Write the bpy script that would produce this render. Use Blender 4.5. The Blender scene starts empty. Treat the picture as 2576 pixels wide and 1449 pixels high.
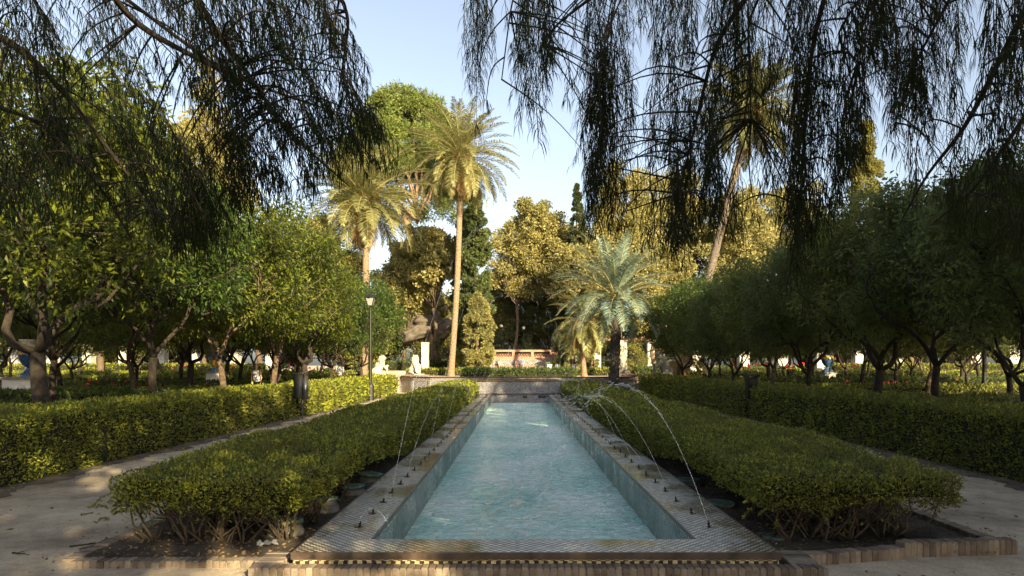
import bpy, bmesh, math, random
import numpy as np
from mathutils import Vector, Matrix
R = math.radians
S = bpy.context.scene
COL = S.collection

# ------------------------------------------------------------------ camera, sky, sun, exposure
HC = 1.6          # eye height
FD = 1717.0       # focal length in the 2576 px wide measuring grid
cam = bpy.data.cameras.new('camera')
cam.lens = 24.0
cam.sensor_width = 36.0
cam.shift_x = -0.0047
cam.shift_y = 0.0743
cam.clip_end = 2000
co = bpy.data.objects.new('camera', cam)
co.location = (0, 0, HC)
co.rotation_euler = (R(90), 0, 0)
COL.objects.link(co)
S.camera = co

SUN_AZ = 28.0     # degrees to the right of straight behind the viewer
SUN_EL = 20.0
W = bpy.data.worlds.new("World")
S.world = W
W.use_nodes = True
wn = W.node_tree.nodes
bg = wn['Background']
sky = wn.new('ShaderNodeTexSky')
sky.sky_type = 'NISHITA'
sky.sun_disc = False
sky.sun_elevation = R(SUN_EL)
sky.sun_rotation = R(180 - SUN_AZ)
sky.air_density = 1.0
sky.dust_density = 2.6
sky.ozone_density = 1.0
hs = wn.new('ShaderNodeHueSaturation'); hs.inputs['Saturation'].default_value = 0.68
W.node_tree.links.new(sky.outputs[0], hs.inputs['Color'])
W.node_tree.links.new(hs.outputs[0], bg.inputs[0])
bg.inputs[1].default_value = 0.078
sl = bpy.data.lights.new('sun', 'SUN')
sl.energy = 5.0
sl.angle = R(0.5)
sl.color = (1.0, 0.80, 0.46)
so = bpy.data.objects.new('sun', sl)
sd = Vector((math.sin(R(SUN_AZ)) * math.cos(R(SUN_EL)), -math.cos(R(SUN_AZ)) * math.cos(R(SUN_EL)), math.sin(R(SUN_EL))))
so.rotation_euler = sd.to_track_quat('Z', 'Y').to_euler()
COL.objects.link(so)
S.view_settings.view_transform = 'Standard'
S.view_settings.look = 'None'
S.view_settings.exposure = 1.95
S.view_settings.gamma = 1.0
S.render.engine = 'CYCLES'
S.cycles.max_bounces = 6
S.cycles.transparent_max_bounces = 12

# ------------------------------------------------------------------ helpers
rng = np.random.default_rng(7)
random.seed(7)

def at(x, y, Y):
    return Vector(((x - 1300.0) / FD * Y, Y, HC - (y - 916.0) / FD * Y))

def link(o, parent=None):
    COL.objects.link(o)
    if parent is not None:
        o.parent = parent
    return o

def tag(o, label=None, cat=None, group=None, kind=None):
    if label: o['label'] = label
    if cat: o['category'] = cat
    if group: o['group'] = group
    if kind: o['kind'] = kind
    return o

def empty(name, loc, rz=0, label=None, cat=None, group=None):
    o = bpy.data.objects.new(name, None)
    o.location = loc
    o.rotation_euler = (0, 0, rz)
    o.empty_display_size = 0.1
    link(o)
    return tag(o, label, cat, group)

class MB:
    """collects vertices and faces (with material slots) and links them as one mesh object"""
    def __init__(s):
        s.V = []; s.n = 0; s.F = []   # F: (array m x k, slot)
    def add(s, V, F, slot=0):
        V = np.asarray(V, float)
        if isinstance(F, np.ndarray):
            s.F.append((F + s.n, slot))
        else:
            by = {}
            for f in F: by.setdefault(len(f), []).append(f)
            for k in by: s.F.append((np.array(by[k]) + s.n, slot))
        s.V.append(V); s.n += len(V)
    def box(s, x0, x1, y0, y1, z0, z1, slot=0):
        V = [(x0,y0,z0),(x1,y0,z0),(x1,y1,z0),(x0,y1,z0),(x0,y0,z1),(x1,y0,z1),(x1,y1,z1),(x0,y1,z1)]
        s.add(V, [(0,3,2,1),(4,5,6,7),(0,1,5,4),(1,2,6,5),(2,3,7,6),(3,0,4,7)], slot)
    def obox(s, c, half, rot, slot=0):
        V = np.array([(i*half[0], j*half[1], k*half[2]) for k in (-1,1) for (i,j) in ((-1,-1),(1,-1),(1,1),(-1,1))])
        M = np.array(rot)
        s.add(V @ M.T + np.array(c), [(0,3,2,1),(4,5,6,7),(0,1,5,4),(1,2,6,5),(2,3,7,6),(3,0,4,7)], slot)
    def tube(s, pts, rad, n=6, slot=0, caps=True, twist=None):
        P = np.asarray(pts, float); m = len(P)
        rad = np.broadcast_to(np.asarray(rad, float), (m,))
        T = np.gradient(P, axis=0); T /= (np.linalg.norm(T, axis=1, keepdims=True) + 1e-9)
        ref = np.array([0.0, 0, 1.0]) if abs(T[0][2]) < 0.9 else np.array([1.0, 0, 0])
        U = np.cross(T, ref); U /= (np.linalg.norm(U, axis=1, keepdims=True) + 1e-9)
        B = np.cross(T, U)
        a = np.arange(n) * 2 * math.pi / n
        V = (P[:, None, :] + rad[:, None, None] * (np.cos(a)[None, :, None] * U[:, None, :] + np.sin(a)[None, :, None] * B[:, None, :])).reshape(-1, 3)
        i = np.arange(m - 1)[:, None] * n; j = np.arange(n)[None, :]; j2 = (j + 1) % n
        Q = np.stack([i + j, i + j2, i + n + j2, i + n + j], -1).reshape(-1, 4)
        s.add(V, Q, slot)
        if caps:
            s.F.append((np.array([list(range(n))[::-1]]) + s.n - len(V), slot))
            s.F.append((np.array([[ (m-1)*n + k for k in range(n)]]) + s.n - len(V), slot))
    def lathe(s, prof, c=(0,0,0), n=20, slot=0, sx=1, sy=1):
        P = np.asarray(prof, float); m = len(P)
        a = np.arange(n) * 2 * math.pi / n
        V = np.stack([P[:, None, 0] * np.cos(a)[None] * sx + c[0], P[:, None, 0] * np.sin(a)[None] * sy + c[1], np.repeat(P[:, None, 1], n, 1) + c[2]], -1).reshape(-1, 3)
        i = np.arange(m - 1)[:, None] * n; j = np.arange(n)[None, :]; j2 = (j + 1) % n
        Q = np.stack([i + j, i + j2, i + n + j2, i + n + j], -1).reshape(-1, 4)
        s.add(V, Q, slot)
    def ell(s, c, r, n=10, m=7, slot=0):
        ph = np.linspace(0, math.pi, m + 1)
        prof = [(max(math.sin(p), 1e-3), -math.cos(p)) for p in ph]
        k = MB(); k.lathe(prof, n=n)
        V = k.V[0] * np.array(r) + np.array(c)
        s.add(V, k.F[0][0], slot)
    def build(s, name, mats, parent=None, smooth=False):
        if not isinstance(mats, (list, tuple)): mats = [mats]
        V = np.concatenate(s.V) if s.V else np.zeros((0, 3))
        me = bpy.data.meshes.new(name)
        me.vertices.add(len(V)); me.vertices.foreach_set('co', V.astype(np.float32).ravel())
        loops = np.concatenate([f.ravel() for f, _ in s.F]).astype(np.int32)
        cnt = np.concatenate([np.full(len(f), f.shape[1]) for f, _ in s.F]).astype(np.int32)
        sl_ = np.concatenate([np.full(len(f), q) for f, q in s.F]).astype(np.int32)
        me.loops.add(len(loops)); me.loops.foreach_set('vertex_index', loops)
        me.polygons.add(len(cnt))
        me.polygons.foreach_set('loop_start', np.concatenate([[0], np.cumsum(cnt)[:-1]]).astype(np.int32))
        me.polygons.foreach_set('loop_total', cnt)
        me.polygons.foreach_set('material_index', sl_)
        me.polygons.foreach_set('use_smooth', np.full(len(cnt), bool(smooth)))
        for m in mats: me.materials.append(m)
        me.update(calc_edges=True); me.validate()
        o = bpy.data.objects.new(name, me)
        return link(o, parent)

def nz(P, f, seed=0.0):
    """cheap smooth noise in -1..1 for points P (n,3)"""
    x, y, z = P[:, 0] * f, P[:, 1] * f, P[:, 2] * f
    return (np.sin(x * 1.7 + seed + 1.3 * np.sin(y * 1.1 + seed)) + np.sin(y * 2.1 - seed * 2 + 1.7 * np.sin(z * 1.3 + x * .7)) +
            np.sin(z * 1.9 + seed * 3 + 1.1 * np.sin(x * 1.5 - y))) / 3.0

def unit(a): return a / (np.linalg.norm(a, axis=1, keepdims=True) + 1e-9)

def leafs(mb, P, D, L, wr=0.42, fold=0.15, slot=0, bend=0.0, g=None):
    """one rhombic leaf per point: base P, direction D, length L"""
    g = g or rng
    n = len(P)
    if n == 0: return
    D = unit(D)
    Rn = g.normal(size=(n, 3)); Wd = unit(np.cross(D, Rn)); N = np.cross(D, Wd)
    L = np.broadcast_to(L, (n,))[:, None]
    mid = P + D * L * 0.45
    V = np.empty((n, 4, 3))
    V[:, 0] = P; V[:, 1] = mid + Wd * L * wr * .5 + N * L * fold; V[:, 2] = P + D * L - N * L * bend; V[:, 3] = mid - Wd * L * wr * .5 + N * L * fold
    mb.add(V.reshape(-1, 3), np.arange(n * 4).reshape(n, 4), slot)

def copy_tree(o, parent=None, deep=True):
    c = o.copy(); COL.objects.link(c)
    if parent is not None: c.parent = parent
    if deep:
        for ch in [k for k in bpy.data.objects if k.parent == o and k != c]:
            copy_tree(ch, c)
    return c

# ------------------------------------------------------------------ materials
def newmat(name):
    m = bpy.data.materials.new(name); m.use_nodes = True
    nt = m.node_tree
    return m, nt.nodes, nt.links, nt.nodes['Principled BSDF']

def noise_col(N, L, cols, scale, coord='Object', detail=4, pos=None, vec=None, rough=.6):
    if vec is None:
        tc = N.new('ShaderNodeTexCoord'); vec = tc.outputs[coord]
    t = N.new('ShaderNodeTexNoise'); t.inputs['Scale'].default_value = scale; t.inputs['Detail'].default_value = detail
    t.inputs['Roughness'].default_value = rough
    L.new(vec, t.inputs['Vector'])
    r = N.new('ShaderNodeValToRGB')
    el = r.color_ramp.elements
    pos = pos or np.linspace(0.35, 0.65, len(cols))
    while len(el) < len(cols): el.new(0.5)
    for e, p, c in zip(el, pos, cols): e.position = float(p); e.color = (*c, 1)
    L.new(t.outputs['Fac'], r.inputs[0])
    return r.outputs[0], t.outputs['Fac']

def mixc(N, L, a, b, fac, mode='MIX'):
    m = N.new('ShaderNodeMix'); m.data_type = 'RGBA'; m.blend_type = mode
    for i, v in ((6, a), (7, b), (0, fac)):
        if isinstance(v, (int, float)): m.inputs[i].default_value = v
        elif isinstance(v, tuple): m.inputs[i].default_value = (*v, 1)
        else: L.new(v, m.inputs[i])
    return m.outputs[2]

def bump(N, L, b, h, strength=.4, dist=.02):
    q = N.new('ShaderNodeBump'); q.inputs['Strength'].default_value = strength; q.inputs['Distance'].default_value = dist
    L.new(h, q.inputs['Height']); L.new(q.outputs[0], b.inputs['Normal'])

def solid(name, col, rough=.6, metal=0, scale=8, var=.25, bmp=0.0):
    m, N, L, b = newmat(name)
    c0 = tuple(c * (1 - var) for c in col); c1 = tuple(min(1, c * (1 + var)) for c in col)
    c, f = noise_col(N, L, [c0, c1], scale)
    L.new(c, b.inputs['Base Color'])
    b.inputs['Roughness'].default_value = rough; b.inputs['Metallic'].default_value = metal
    if bmp: bump(N, L, b, f, bmp, .02)
    return m

def leafmat(name, dark, light, trans=.35, tcol=None, rough=.45, patch=.6, patchcol=None, spec=.4):
    """leaf: colour varies leaf by leaf and in broad patches; part of the light shines through"""
    m, N, L, b = newmat(name)
    ge = N.new('ShaderNodeNewGeometry')
    r = N.new('ShaderNodeValToRGB'); r.color_ramp.elements[0].color = (*dark, 1); r.color_ramp.elements[1].color = (*light, 1)
    r.color_ramp.elements[0].position = .22; r.color_ramp.elements[1].position = 1.0
    L.new(ge.outputs['Random Per Island'], r.inputs[0])
    pc = patchcol or tuple(c * .55 for c in dark)
    tc = N.new('ShaderNodeTexCoord')
    t = N.new('ShaderNodeTexNoise'); t.inputs['Scale'].default_value = patch; t.inputs['Detail'].default_value = 3
    L.new(tc.outputs['Object'], t.inputs['Vector'])
    mr = N.new('ShaderNodeMapRange'); mr.inputs[1].default_value = .45; mr.inputs[2].default_value = .68; mr.inputs[4].default_value = .75
    L.new(t.outputs['Fac'], mr.inputs[0])
    c = mixc(N, L, r.outputs[0], pc, mr.outputs[0])
    L.new(c, b.inputs['Base Color'])
    b.inputs['Roughness'].default_value = rough
    b.inputs['Specular IOR Level'].default_value = spec
    tr = N.new('ShaderNodeBsdfTranslucent')
    k = mixc(N, L, c, tcol or (1, .95, .35), .35)
    L.new(k, tr.inputs['Color'])
    ms = N.new('ShaderNodeMixShader'); ms.inputs[0].default_value = trans
    L.new(b.outputs[0], ms.inputs[1]); L.new(tr.outputs[0], ms.inputs[2])
    L.new(ms.outputs[0], N['Material Output'].inputs[0])
    return m

def checker(name, c1, c2, size, stain=None, rough=.2, stainamt=.5, grout=True):
    m, N, L, b = newmat(name)
    tc = N.new('ShaderNodeTexCoord')
    mp = N.new('ShaderNodeMapping'); mp.inputs['Location'].default_value = (size * .37, size * .41, size * .43)
    L.new(tc.outputs['Object'], mp.inputs[0])
    ck = N.new('ShaderNodeTexChecker'); ck.inputs['Scale'].default_value = 1 / size
    ck.inputs[1].default_value = (*c1, 1); ck.inputs[2].default_value = (*c2, 1)
    L.new(mp.outputs[0], ck.inputs[0])
    # each tile fired a little differently
    sn = N.new('ShaderNodeVectorMath'); sn.operation = 'SNAP'; sn.inputs[1].default_value = (size,) * 3
    L.new(mp.outputs[0], sn.inputs[0])
    wn_ = N.new('ShaderNodeTexWhiteNoise'); L.new(sn.outputs[0], wn_.inputs['Vector'])
    v = N.new('ShaderNodeMapRange'); v.inputs[3].default_value = .55; v.inputs[4].default_value = 1.15
    L.new(wn_.outputs['Value'], v.inputs[0])
    c = mixc(N, L, ck.outputs[0], v.outputs[0], 1.0, 'MULTIPLY')
    if stain:
        t = N.new('ShaderNodeTexNoise'); t.inputs['Scale'].default_value = 1.3; t.inputs['Detail'].default_value = 6
        L.new(tc.outputs['Object'], t.inputs['Vector'])
        mr = N.new('ShaderNodeMapRange'); mr.inputs[1].default_value = .48; mr.inputs[2].default_value = .66; mr.inputs[4].default_value = stainamt
        L.new(t.outputs['Fac'], mr.inputs[0])
        c = mixc(N, L, c, stain, mr.outputs[0])
        rr = N.new('ShaderNodeMapRange'); rr.inputs[1].default_value = .4; rr.inputs[2].default_value = .6; rr.inputs[3].default_value = rough + .3; rr.inputs[4].default_value = rough
        L.new(t.outputs['Fac'], rr.inputs[0]); L.new(rr.outputs[0], b.inputs['Roughness'])
    else:
        b.inputs['Roughness'].default_value = rough
    L.new(c, b.inputs['Base Color'])
    bump(N, L, b, wn_.outputs['Value'], .25, .003)
    return m

M = {}
def ground_mat(name, cols, scale, fine, bs):
    m, N, L, b = newmat(name)
    a, _ = noise_col(N, L, cols, scale, detail=8)
    c2, f2 = noise_col(N, L, [(.55,.55,.55), (1,1,1), (1.15,1.15,1.15)], fine, detail=10, rough=.75, pos=[.3,.5,.72])
    c = mixc(N, L, a, c2, .8, 'MULTIPLY')
    c3, f3 = noise_col(N, L, [(.5,.48,.45), (1,1,1), (1.25,1.22,1.18)], fine * 6, detail=6, rough=.8, pos=[.34,.5,.68])
    c = mixc(N, L, c, c3, .75, 'MULTIPLY')
    L.new(c, b.inputs['Base Color']); b.inputs['Roughness'].default_value = .95
    bump(N, L, b, f2, bs, .03)
    return m
M['sand'] = ground_mat('pale sandy path', [(.22,.175,.12),(.40,.33,.235),(.50,.42,.305)], .9, 7, 1.0)
M['soil'] = ground_mat('shade-darkened soil', [(.022,.017,.012),(.05,.038,.026),(.085,.066,.045)], 2.5, 22, .9)  # dark bed soil, its colour deepened further for the shade under the hedges
M['edgesoil'] = ground_mat('brown soil along the path', [(.06,.045,.03),(.11,.085,.058),(.17,.135,.095)], 3, 14, .8)
M['lawn'] = ground_mat('garden earth', [(.05,.05,.022),(.07,.075,.028),(.1,.09,.045)], .6, 8, .8)
M['bark'] = solid('rough brown bark', (.085,.058,.037), .9, 0, 14, .55, .9)
M['barkdark'] = solid('dark bark', (.022,.016,.011), .95, 0, 14, .5, .9)
M['twig'] = solid('grey brown twig', (.045,.032,.02), .9, 0, 20, .4)
M['paintblack'] = solid('black painted metal', (.010,.011,.012), .55, .3, 30, .3, .05)
M['steel'] = solid('worn grey metal', (.12,.125,.13), .4, .8, 30, .3, .05)
M['stone'] = solid('weathered pale stone', (.42,.37,.29), .85, 0, 5, .35, .5)
M['stonedark'] = solid('grey lichen stone', (.24,.22,.185), .9, 0, 3, .35, .6)
M['white'] = solid('white limewash', (.62,.60,.56), .8, 0, 2.5, .12, .1)
M['terracotta'] = solid('salmon terracotta', (.27,.145,.098), .8, 0, 4, .2, .2)
M['orange'] = solid('orange flower', (.8,.2,.03), .6)
M['red'] = solid('red petals', (.62,.02,.03), .5, 0, 30, .3)
M['lid'] = solid('dull green plastic lid', (.085,.15,.125), .55, 0, 14, .4, .2)
M['concrete'] = solid('pale concrete', (.15,.14,.12), .9, 0, 9, .3, .3)
M['blueglaze'] = solid('blue glazed ceramic', (.035,.075,.17), .25, 0, 25, .6)
M['yellowglaze'] = solid('yellow glazed ceramic', (.36,.22,.05), .3, 0, 25, .5)
M['creamglaze'] = solid('cream glazed ceramic', (.6,.57,.48), .25, 0, 25, .3)
M['edgetrim'] = solid('dirty brown glazed edge tiles', (.045,.032,.025), .3, 0, 7, .6, .2)
M['pier'] = solid('dusty white plaster', (.36,.34,.31), .9, 0, 3, .2, .1)
M['redtrim'] = solid('dark red glazed trim', (.05,.020,.016), .22, 0, 9, .5, .1)
M['wood'] = solid('brown bench wood', (.2,.085,.04), .6, 0, 12, .3, .2)
M['rock'] = solid('grey brown rock', (.075,.062,.048), .95, 0, 1.6, .4, .8)
M['paper'] = solid('crumpled grey plastic', (.22,.235,.25), .45, 0, 8, .4, .3)
M['skin'] = solid('skin', (.42,.25,.17), .6, 0, 6, .1)
M['hairgrey'] = solid('short grey hair', (.2,.17,.14), .8)
M['hairdark'] = solid('dark hair', (.025,.018,.014), .7)
M['clothwhite'] = solid('white cotton', (.74,.75,.78), .9, 0, 9, .06, .1)
M['clothblack'] = solid('black cotton', (.012,.012,.013), .9)
M['clothnavy'] = solid('navy cotton', (.018,.022,.045), .9)
M['clothpink'] = solid('dusty pink cotton', (.45,.22,.2), .9)
M['clothblue'] = solid('blue cotton', (.10,.13,.28), .9)
M['core'] = solid('twiggy hedge inside', (.012,.013,.006), 1.0, 0, 30, .6)
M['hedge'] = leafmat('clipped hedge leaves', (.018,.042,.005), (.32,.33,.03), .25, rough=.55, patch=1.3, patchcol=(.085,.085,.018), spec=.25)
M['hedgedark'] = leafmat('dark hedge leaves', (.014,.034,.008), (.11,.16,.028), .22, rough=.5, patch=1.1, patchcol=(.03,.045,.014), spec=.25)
M['orangeleaf'] = leafmat('orange tree leaves', (.006,.018,.003), (.15,.18,.014), .38, rough=.5, patch=.7, spec=.2)
M['orangeleafdark'] = leafmat('glossy dark orange tree leaves', (.009,.026,.005), (.075,.125,.016), .3, rough=.45, patch=.7, spec=.22)
M['golden'] = leafmat('autumn golden leaves', (.12,.115,.038), (.36,.31,.115), .35, rough=.6, patch=.3, patchcol=(.13,.13,.042))
M['olive'] = leafmat('olive green leaves', (.07,.075,.016), (.22,.20,.04), .3, rough=.6, patch=.3)
M['darkgreen'] = leafmat('dark evergreen leaves', (.014,.026,.010), (.05,.07,.022), .2, rough=.6, patch=.3)
M['pine'] = leafmat('pine needles', (.045,.075,.012), (.17,.21,.03), .25, rough=.6, patch=.35, patchcol=(.04,.055,.012))
M['cypress'] = leafmat('cypress scales', (.028,.05,.014), (.11,.13,.032), .18, rough=.6, patch=.8, patchcol=(.015,.028,.008))
M['palecon'] = leafmat('pale conifer scales', (.11,.11,.035), (.29,.26,.085), .2, rough=.6, patch=.8, patchcol=(.06,.065,.02))
M['palmleaf'] = leafmat('date palm leaflets', (.085,.095,.032), (.30,.28,.125), .25, rough=.45, patch=.6, patchcol=(.07,.08,.03), spec=.25)
M['palmblue'] = leafmat('blue green palm leaflets', (.10,.155,.13), (.24,.31,.25), .25, rough=.42, patch=.6, patchcol=(.06,.10,.08))
M['palmdry'] = leafmat('dry palm leaflets', (.20,.12,.045), (.36,.22,.09), .3, rough=.6, patch=.6)
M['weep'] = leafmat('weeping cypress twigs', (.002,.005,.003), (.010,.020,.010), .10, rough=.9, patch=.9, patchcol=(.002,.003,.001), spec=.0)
M['iris'] = leafmat('strap leaves', (.018,.045,.014), (.07,.12,.03), .3, rough=.35, patch=.9)
M['lime'] = leafmat('lime broad leaves', (.10,.17,.03), (.24,.33,.06), .4, rough=.4, patch=.9)
M['drylit'] = leafmat('fallen leaves', (.10,.07,.035), (.25,.17,.08), .1, rough=.8, patch=2)
M['coping'] = checker('white and brown mosaic tiles', (.52,.49,.41), (.08,.062,.042), .034, stain=(.12,.085,.03), rough=.12, stainamt=.75)
M['band'] = checker('cream and brown square tiles', (.42,.36,.16), (.05,.025,.018), .036, rough=.25)
M['sidetile'] = checker('grey green mosaic tiles', (.30,.36,.32), (.14,.20,.18), .03, stain=(.19,.19,.12), rough=.2, stainamt=.35)
M['bwtile'] = checker('black and white mosaic tiles', (.28,.28,.30), (.02,.02,.028), .042, rough=.3)
M['benchtile'] = checker('grey patterned bench tiles', (.25,.24,.235), (.09,.085,.10), .14, rough=.4)

def brickmat():
    m, N, L, b = newmat('weathered brick kerb')
    ge = N.new('ShaderNodeNewGeometry')
    r = N.new('ShaderNodeValToRGB')
    r.color_ramp.elements[0].color = (.085,.062,.045,1); r.color_ramp.elements[1].color = (.22,.175,.13,1)
    L.new(ge.outputs['Random Per Island'], r.inputs[0])
    c2, f2 = noise_col(N, L, [(.45,.42,.38), (1,1,1), (1.2,1.15,1.1)], 14, detail=8, pos=[.3,.5,.72])
    L.new(mixc(N, L, r.outputs[0], c2, .85, 'MULTIPLY'), b.inputs['Base Color'])
    b.inputs['Roughness'].default_value = .9
    bump(N, L, b, f2, .6, .01)
    return m
M['brick'] = brickmat()

def watermat():
    m, N, L, b = newmat('rippled turquoise pool water')
    tc = N.new('ShaderNodeTexCoord')
    mp = N.new('ShaderNodeMapping'); mp.inputs['Scale'].default_value = (1, .55, 1)
    L.new(tc.outputs['Object'], mp.inputs[0])
    c, f = noise_col(N, L, [(.30,.62,.57), (.47,.77,.70), (.78,.93,.87)], 1.1, detail=6, vec=mp.outputs[0], pos=[.28,.44,.64])
    # pale flecks all over: foam, plus bright ripple highlights put into the colour
    t = N.new('ShaderNodeTexNoise'); t.inputs['Scale'].default_value = 16; t.inputs['Detail'].default_value = 6; t.inputs['Roughness'].default_value = .75
    L.new(mp.outputs[0], t.inputs['Vector'])
    mr = N.new('ShaderNodeMapRange'); mr.inputs[1].default_value = .54; mr.inputs[2].default_value = .68; mr.inputs[4].default_value = .75
    L.new(t.outputs['Fac'], mr.inputs[0])
    c = mixc(N, L, c, (.85,.93,.90), mr.outputs[0])
    L.new(c, b.inputs['Base Color'])
    b.inputs['Roughness'].default_value = .03
    b.inputs['IOR'].default_value = 1.33
    b.inputs['Specular IOR Level'].default_value = .7
    w = N.new('ShaderNodeTexNoise'); w.inputs['Scale'].default_value = 6.5; w.inputs['Detail'].default_value = 4; w.inputs['Distortion'].default_value = 1.4
    mp2 = N.new('ShaderNodeMapping'); mp2.inputs['Scale'].default_value = (.8, 1.25, 1)
    L.new(tc.outputs['Object'], mp2.inputs[0]); L.new(mp2.outputs[0], w.inputs['Vector'])
    bump(N, L, b, w.outputs['Fac'], 1.0, .14)
    return m
M['water'] = watermat()

def dropmat():
    m, N, L, b = newmat('falling water')
    b.inputs['Base Color'].default_value = (.8,.87,.9,1); b.inputs['Roughness'].default_value = .1
    tr = N.new('ShaderNodeBsdfTransparent'); ms = N.new('ShaderNodeMixShader'); ms.inputs[0].default_value = .4
    L.new(tr.outputs[0], ms.inputs[1]); L.new(b.outputs[0], ms.inputs[2]); L.new(ms.outputs[0], N['Material Output'].inputs[0])
    return m
M['drop'] = dropmat()
def glassmat():
    m, N, L, b = newmat('milky lantern glass')
    b.inputs['Base Color'].default_value = (.30,.31,.30,1); b.inputs['Roughness'].default_value = .3
    b.inputs['Transmission Weight'].default_value = .35
    return m
M['glass'] = glassmat()

# ------------------------------------------------------------------ ground, terraces
def sheet(name, x0, x1, y0, y1, z, mat):
    mb = MB(); mb.add([(x0,y0,z),(x1,y0,z),(x1,y1,z),(x0,y1,z)], [(0,1,2,3)])
    o = mb.build(name, mat); o['kind'] = 'structure'; return o

def ground_with_pool():
    mb = MB()
    xs = [-400, -1.69, 1.98, 400]; ys = [-300, 5.16, 32.6, 700]
    for i in range(3):
        for j in range(3):
            if i == 1 and j == 1: continue
            mb.add([(xs[i],ys[j],0),(xs[i+1],ys[j],0),(xs[i+1],ys[j+1],0),(xs[i],ys[j+1],0)], [(0,1,2,3)])
    o = mb.build('ground', M['sand']); o['kind'] = 'structure'
ground_with_pool()
def bed(x0, x1, y0, y1):
    nx, ny = 60, 200
    gx = np.linspace(x0, x1, nx); gy = y0 + (y1 - y0) * np.linspace(0, 1, ny) ** 2.2
    GX, GY = np.meshgrid(gx, gy); P = np.stack([GX.ravel(), GY.ravel(), np.zeros(nx * ny)], 1)
    if x0 > 0: P[:, 1] = np.maximum(P[:, 1], np.interp(P[:, 0], [1.99, 2.3, 3.18, 3.2, 4.2], [5.45, 5.5, 5.68, 5.73, 5.83]))
    P[:, 2] = .022 + .009 * nz(P, 3.1, 1) + .007 * nz(P, 11, 2) + .006 * nz(P, 31, 3)
    ii = (np.arange(ny - 1)[:, None] * nx + np.arange(nx - 1)[None]).ravel()
    m = MB(); m.add(P, np.stack([ii, ii + 1, ii + nx + 1, ii + nx], 1)); o = m.build('planting_bed', M['soil'], None, True); o['kind'] = 'structure'
bed(-3.55, -1.70, 5.46, 33.5); bed(1.99, 4.12, 5.46, 33.5)
sheet('garden_bed', -70, -6.95, -5, 140, .004, M['lawn'])
sheet('garden_bed', 7.1, 70, -5, 140, .004, M['lawn'])
t_ = MB(); t_.box(-9, 9, 38.9, 62, -.2, .6); t_.box(-16, 16, 62, 130, -.2, .95)
o = t_.build('terrace', M['sand']); o['kind'] = 'structure'
# dry soil edge strips along the paths
for (xa, sg, sd_) in ((-6.9, 1, 1), (7.0, -1, 2), (-3.66, -1, 3), (4.24, 1, 4)):
    yy = np.linspace(3 if abs(xa) > 5 else 5.9, 36.8, 420); w_ = (.34 if abs(xa) > 5 else .10) + .12 * nz(np.stack([yy * 0, yy, yy * .3], 1), 2.3, sd_) + .06 * nz(np.stack([yy * 0, yy, yy * .3], 1), 9.3, sd_)
    V = np.concatenate([np.stack([np.full(420, xa), yy, np.full(420, .004)], 1), np.stack([xa + sg * np.maximum(w_, .02) * (1.6 if abs(xa) > 5 else 1), yy, np.full(420, .004)], 1)])
    F = np.array([(i, i + 1, 421 + i, 420 + i) for i in range(419)]); F = F if sg < 0 else F[:, ::-1]
    m_ = MB(); m_.add(V, F); o = m_.build('path_edge', M['edgesoil']); o['kind'] = 'structure'

# ------------------------------------------------------------------ pool
PX0, PX1, PY0, PY1 = -1.178, 1.455, 5.54, 32.1
OX0, OX1, OY0 = -1.69, 1.98, 5.15
ZC, ZW = .18, -.22
pool = empty('garden_pool', (0,0,0), 0, 'long narrow rectangular pool with mosaic tiled rim running away from the viewer', 'pool')
mb = MB()
mb.box(OX0, PX0, OY0, PY1, .115, ZC); mb.box(PX1, OX1, OY0, PY1, .115, ZC); mb.box(PX0, PX1, OY0, PY0, .115, ZC)
mb.build('coping', M['coping'], pool)
mb = MB()
mb.box(OX0 - .012, OX1 + .012, OY0 - .014, OY0 - .001, .128, ZC + .003)
mb.box(OX0 - .014, OX0 - .001, OY0 - .001, PY1, .128, ZC + .003); mb.box(OX1 + .001, OX1 + .014, OY0 - .001, PY1, .128, ZC + .003)
mb.box(PX0 - .004, PX0 + .012, PY0 + .001, PY1, ZC - .03, ZC + .004); mb.box(PX1 - .012, PX1 + .004, PY0 + .001, PY1, ZC - .03, ZC + .004)
mb.build('rim_edging', M['edgetrim'], pool)
mb = MB(); mb.box(OX0 + .004, OX1 - .004, OY0 - .006, OY0 + .12, 0, .1145)
mb.box(OX0 + .004, OX0 + .1, OY0 + .12, PY1, 0, .1145); mb.box(OX1 - .1, OX1 - .004, OY0 + .12, PY1, 0, .1145)
mb.build('tile_band', M['band'], pool)
mb = MB()
mb.box(PX0 - .1, PX0, PY0 - .1, PY1, -.8, .114); mb.box(PX1, PX1 + .1, PY0 - .1, PY1, -.8, .114); mb.box(PX0, PX1, PY0 - .1, PY0, -.8, .114)
mb.build('inner_wall', M['sidetile'], pool)
mb = MB(); mb.box(PX0, PX1, PY1, PY1 + .1, -.8, ZC - .001); mb.build('end_wall', M['bwtile'], pool)
for (xa, xb) in ((.28, .48), (1.0, 1.42)):
    mb = MB(); mb.box(xa, xb, PY1 - .012, PY1, .0, .115); mb.build('outlet_grate', M['paintblack'], pool)
# water: a finely divided sheet with low waves
nx, ny = 60, 420
gx = np.linspace(PX0 + .001, PX1 - .001, nx); gy = PY0 + .001 + (PY1 - PY0 - .002) * np.linspace(0, 1, ny) ** 1.25
GX, GY = np.meshgrid(gx, gy)
P = np.stack([GX.ravel(), GY.ravel(), np.zeros(nx * ny)], 1)
P[:, 2] = ZW + .006 * nz(P, 4.2, 1.0) + .004 * nz(P, 9.5, 3.0) + .002 * nz(P, 21, 5.0)
ii = (np.arange(ny - 1)[:, None] * nx + np.arange(nx - 1)[None]).ravel()
mb = MB(); mb.add(P, np.stack([ii, ii + 1, ii + nx + 1, ii + nx], 1))
o = mb.build('water', M['water'], None, True); o['kind'] = 'structure'

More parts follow.
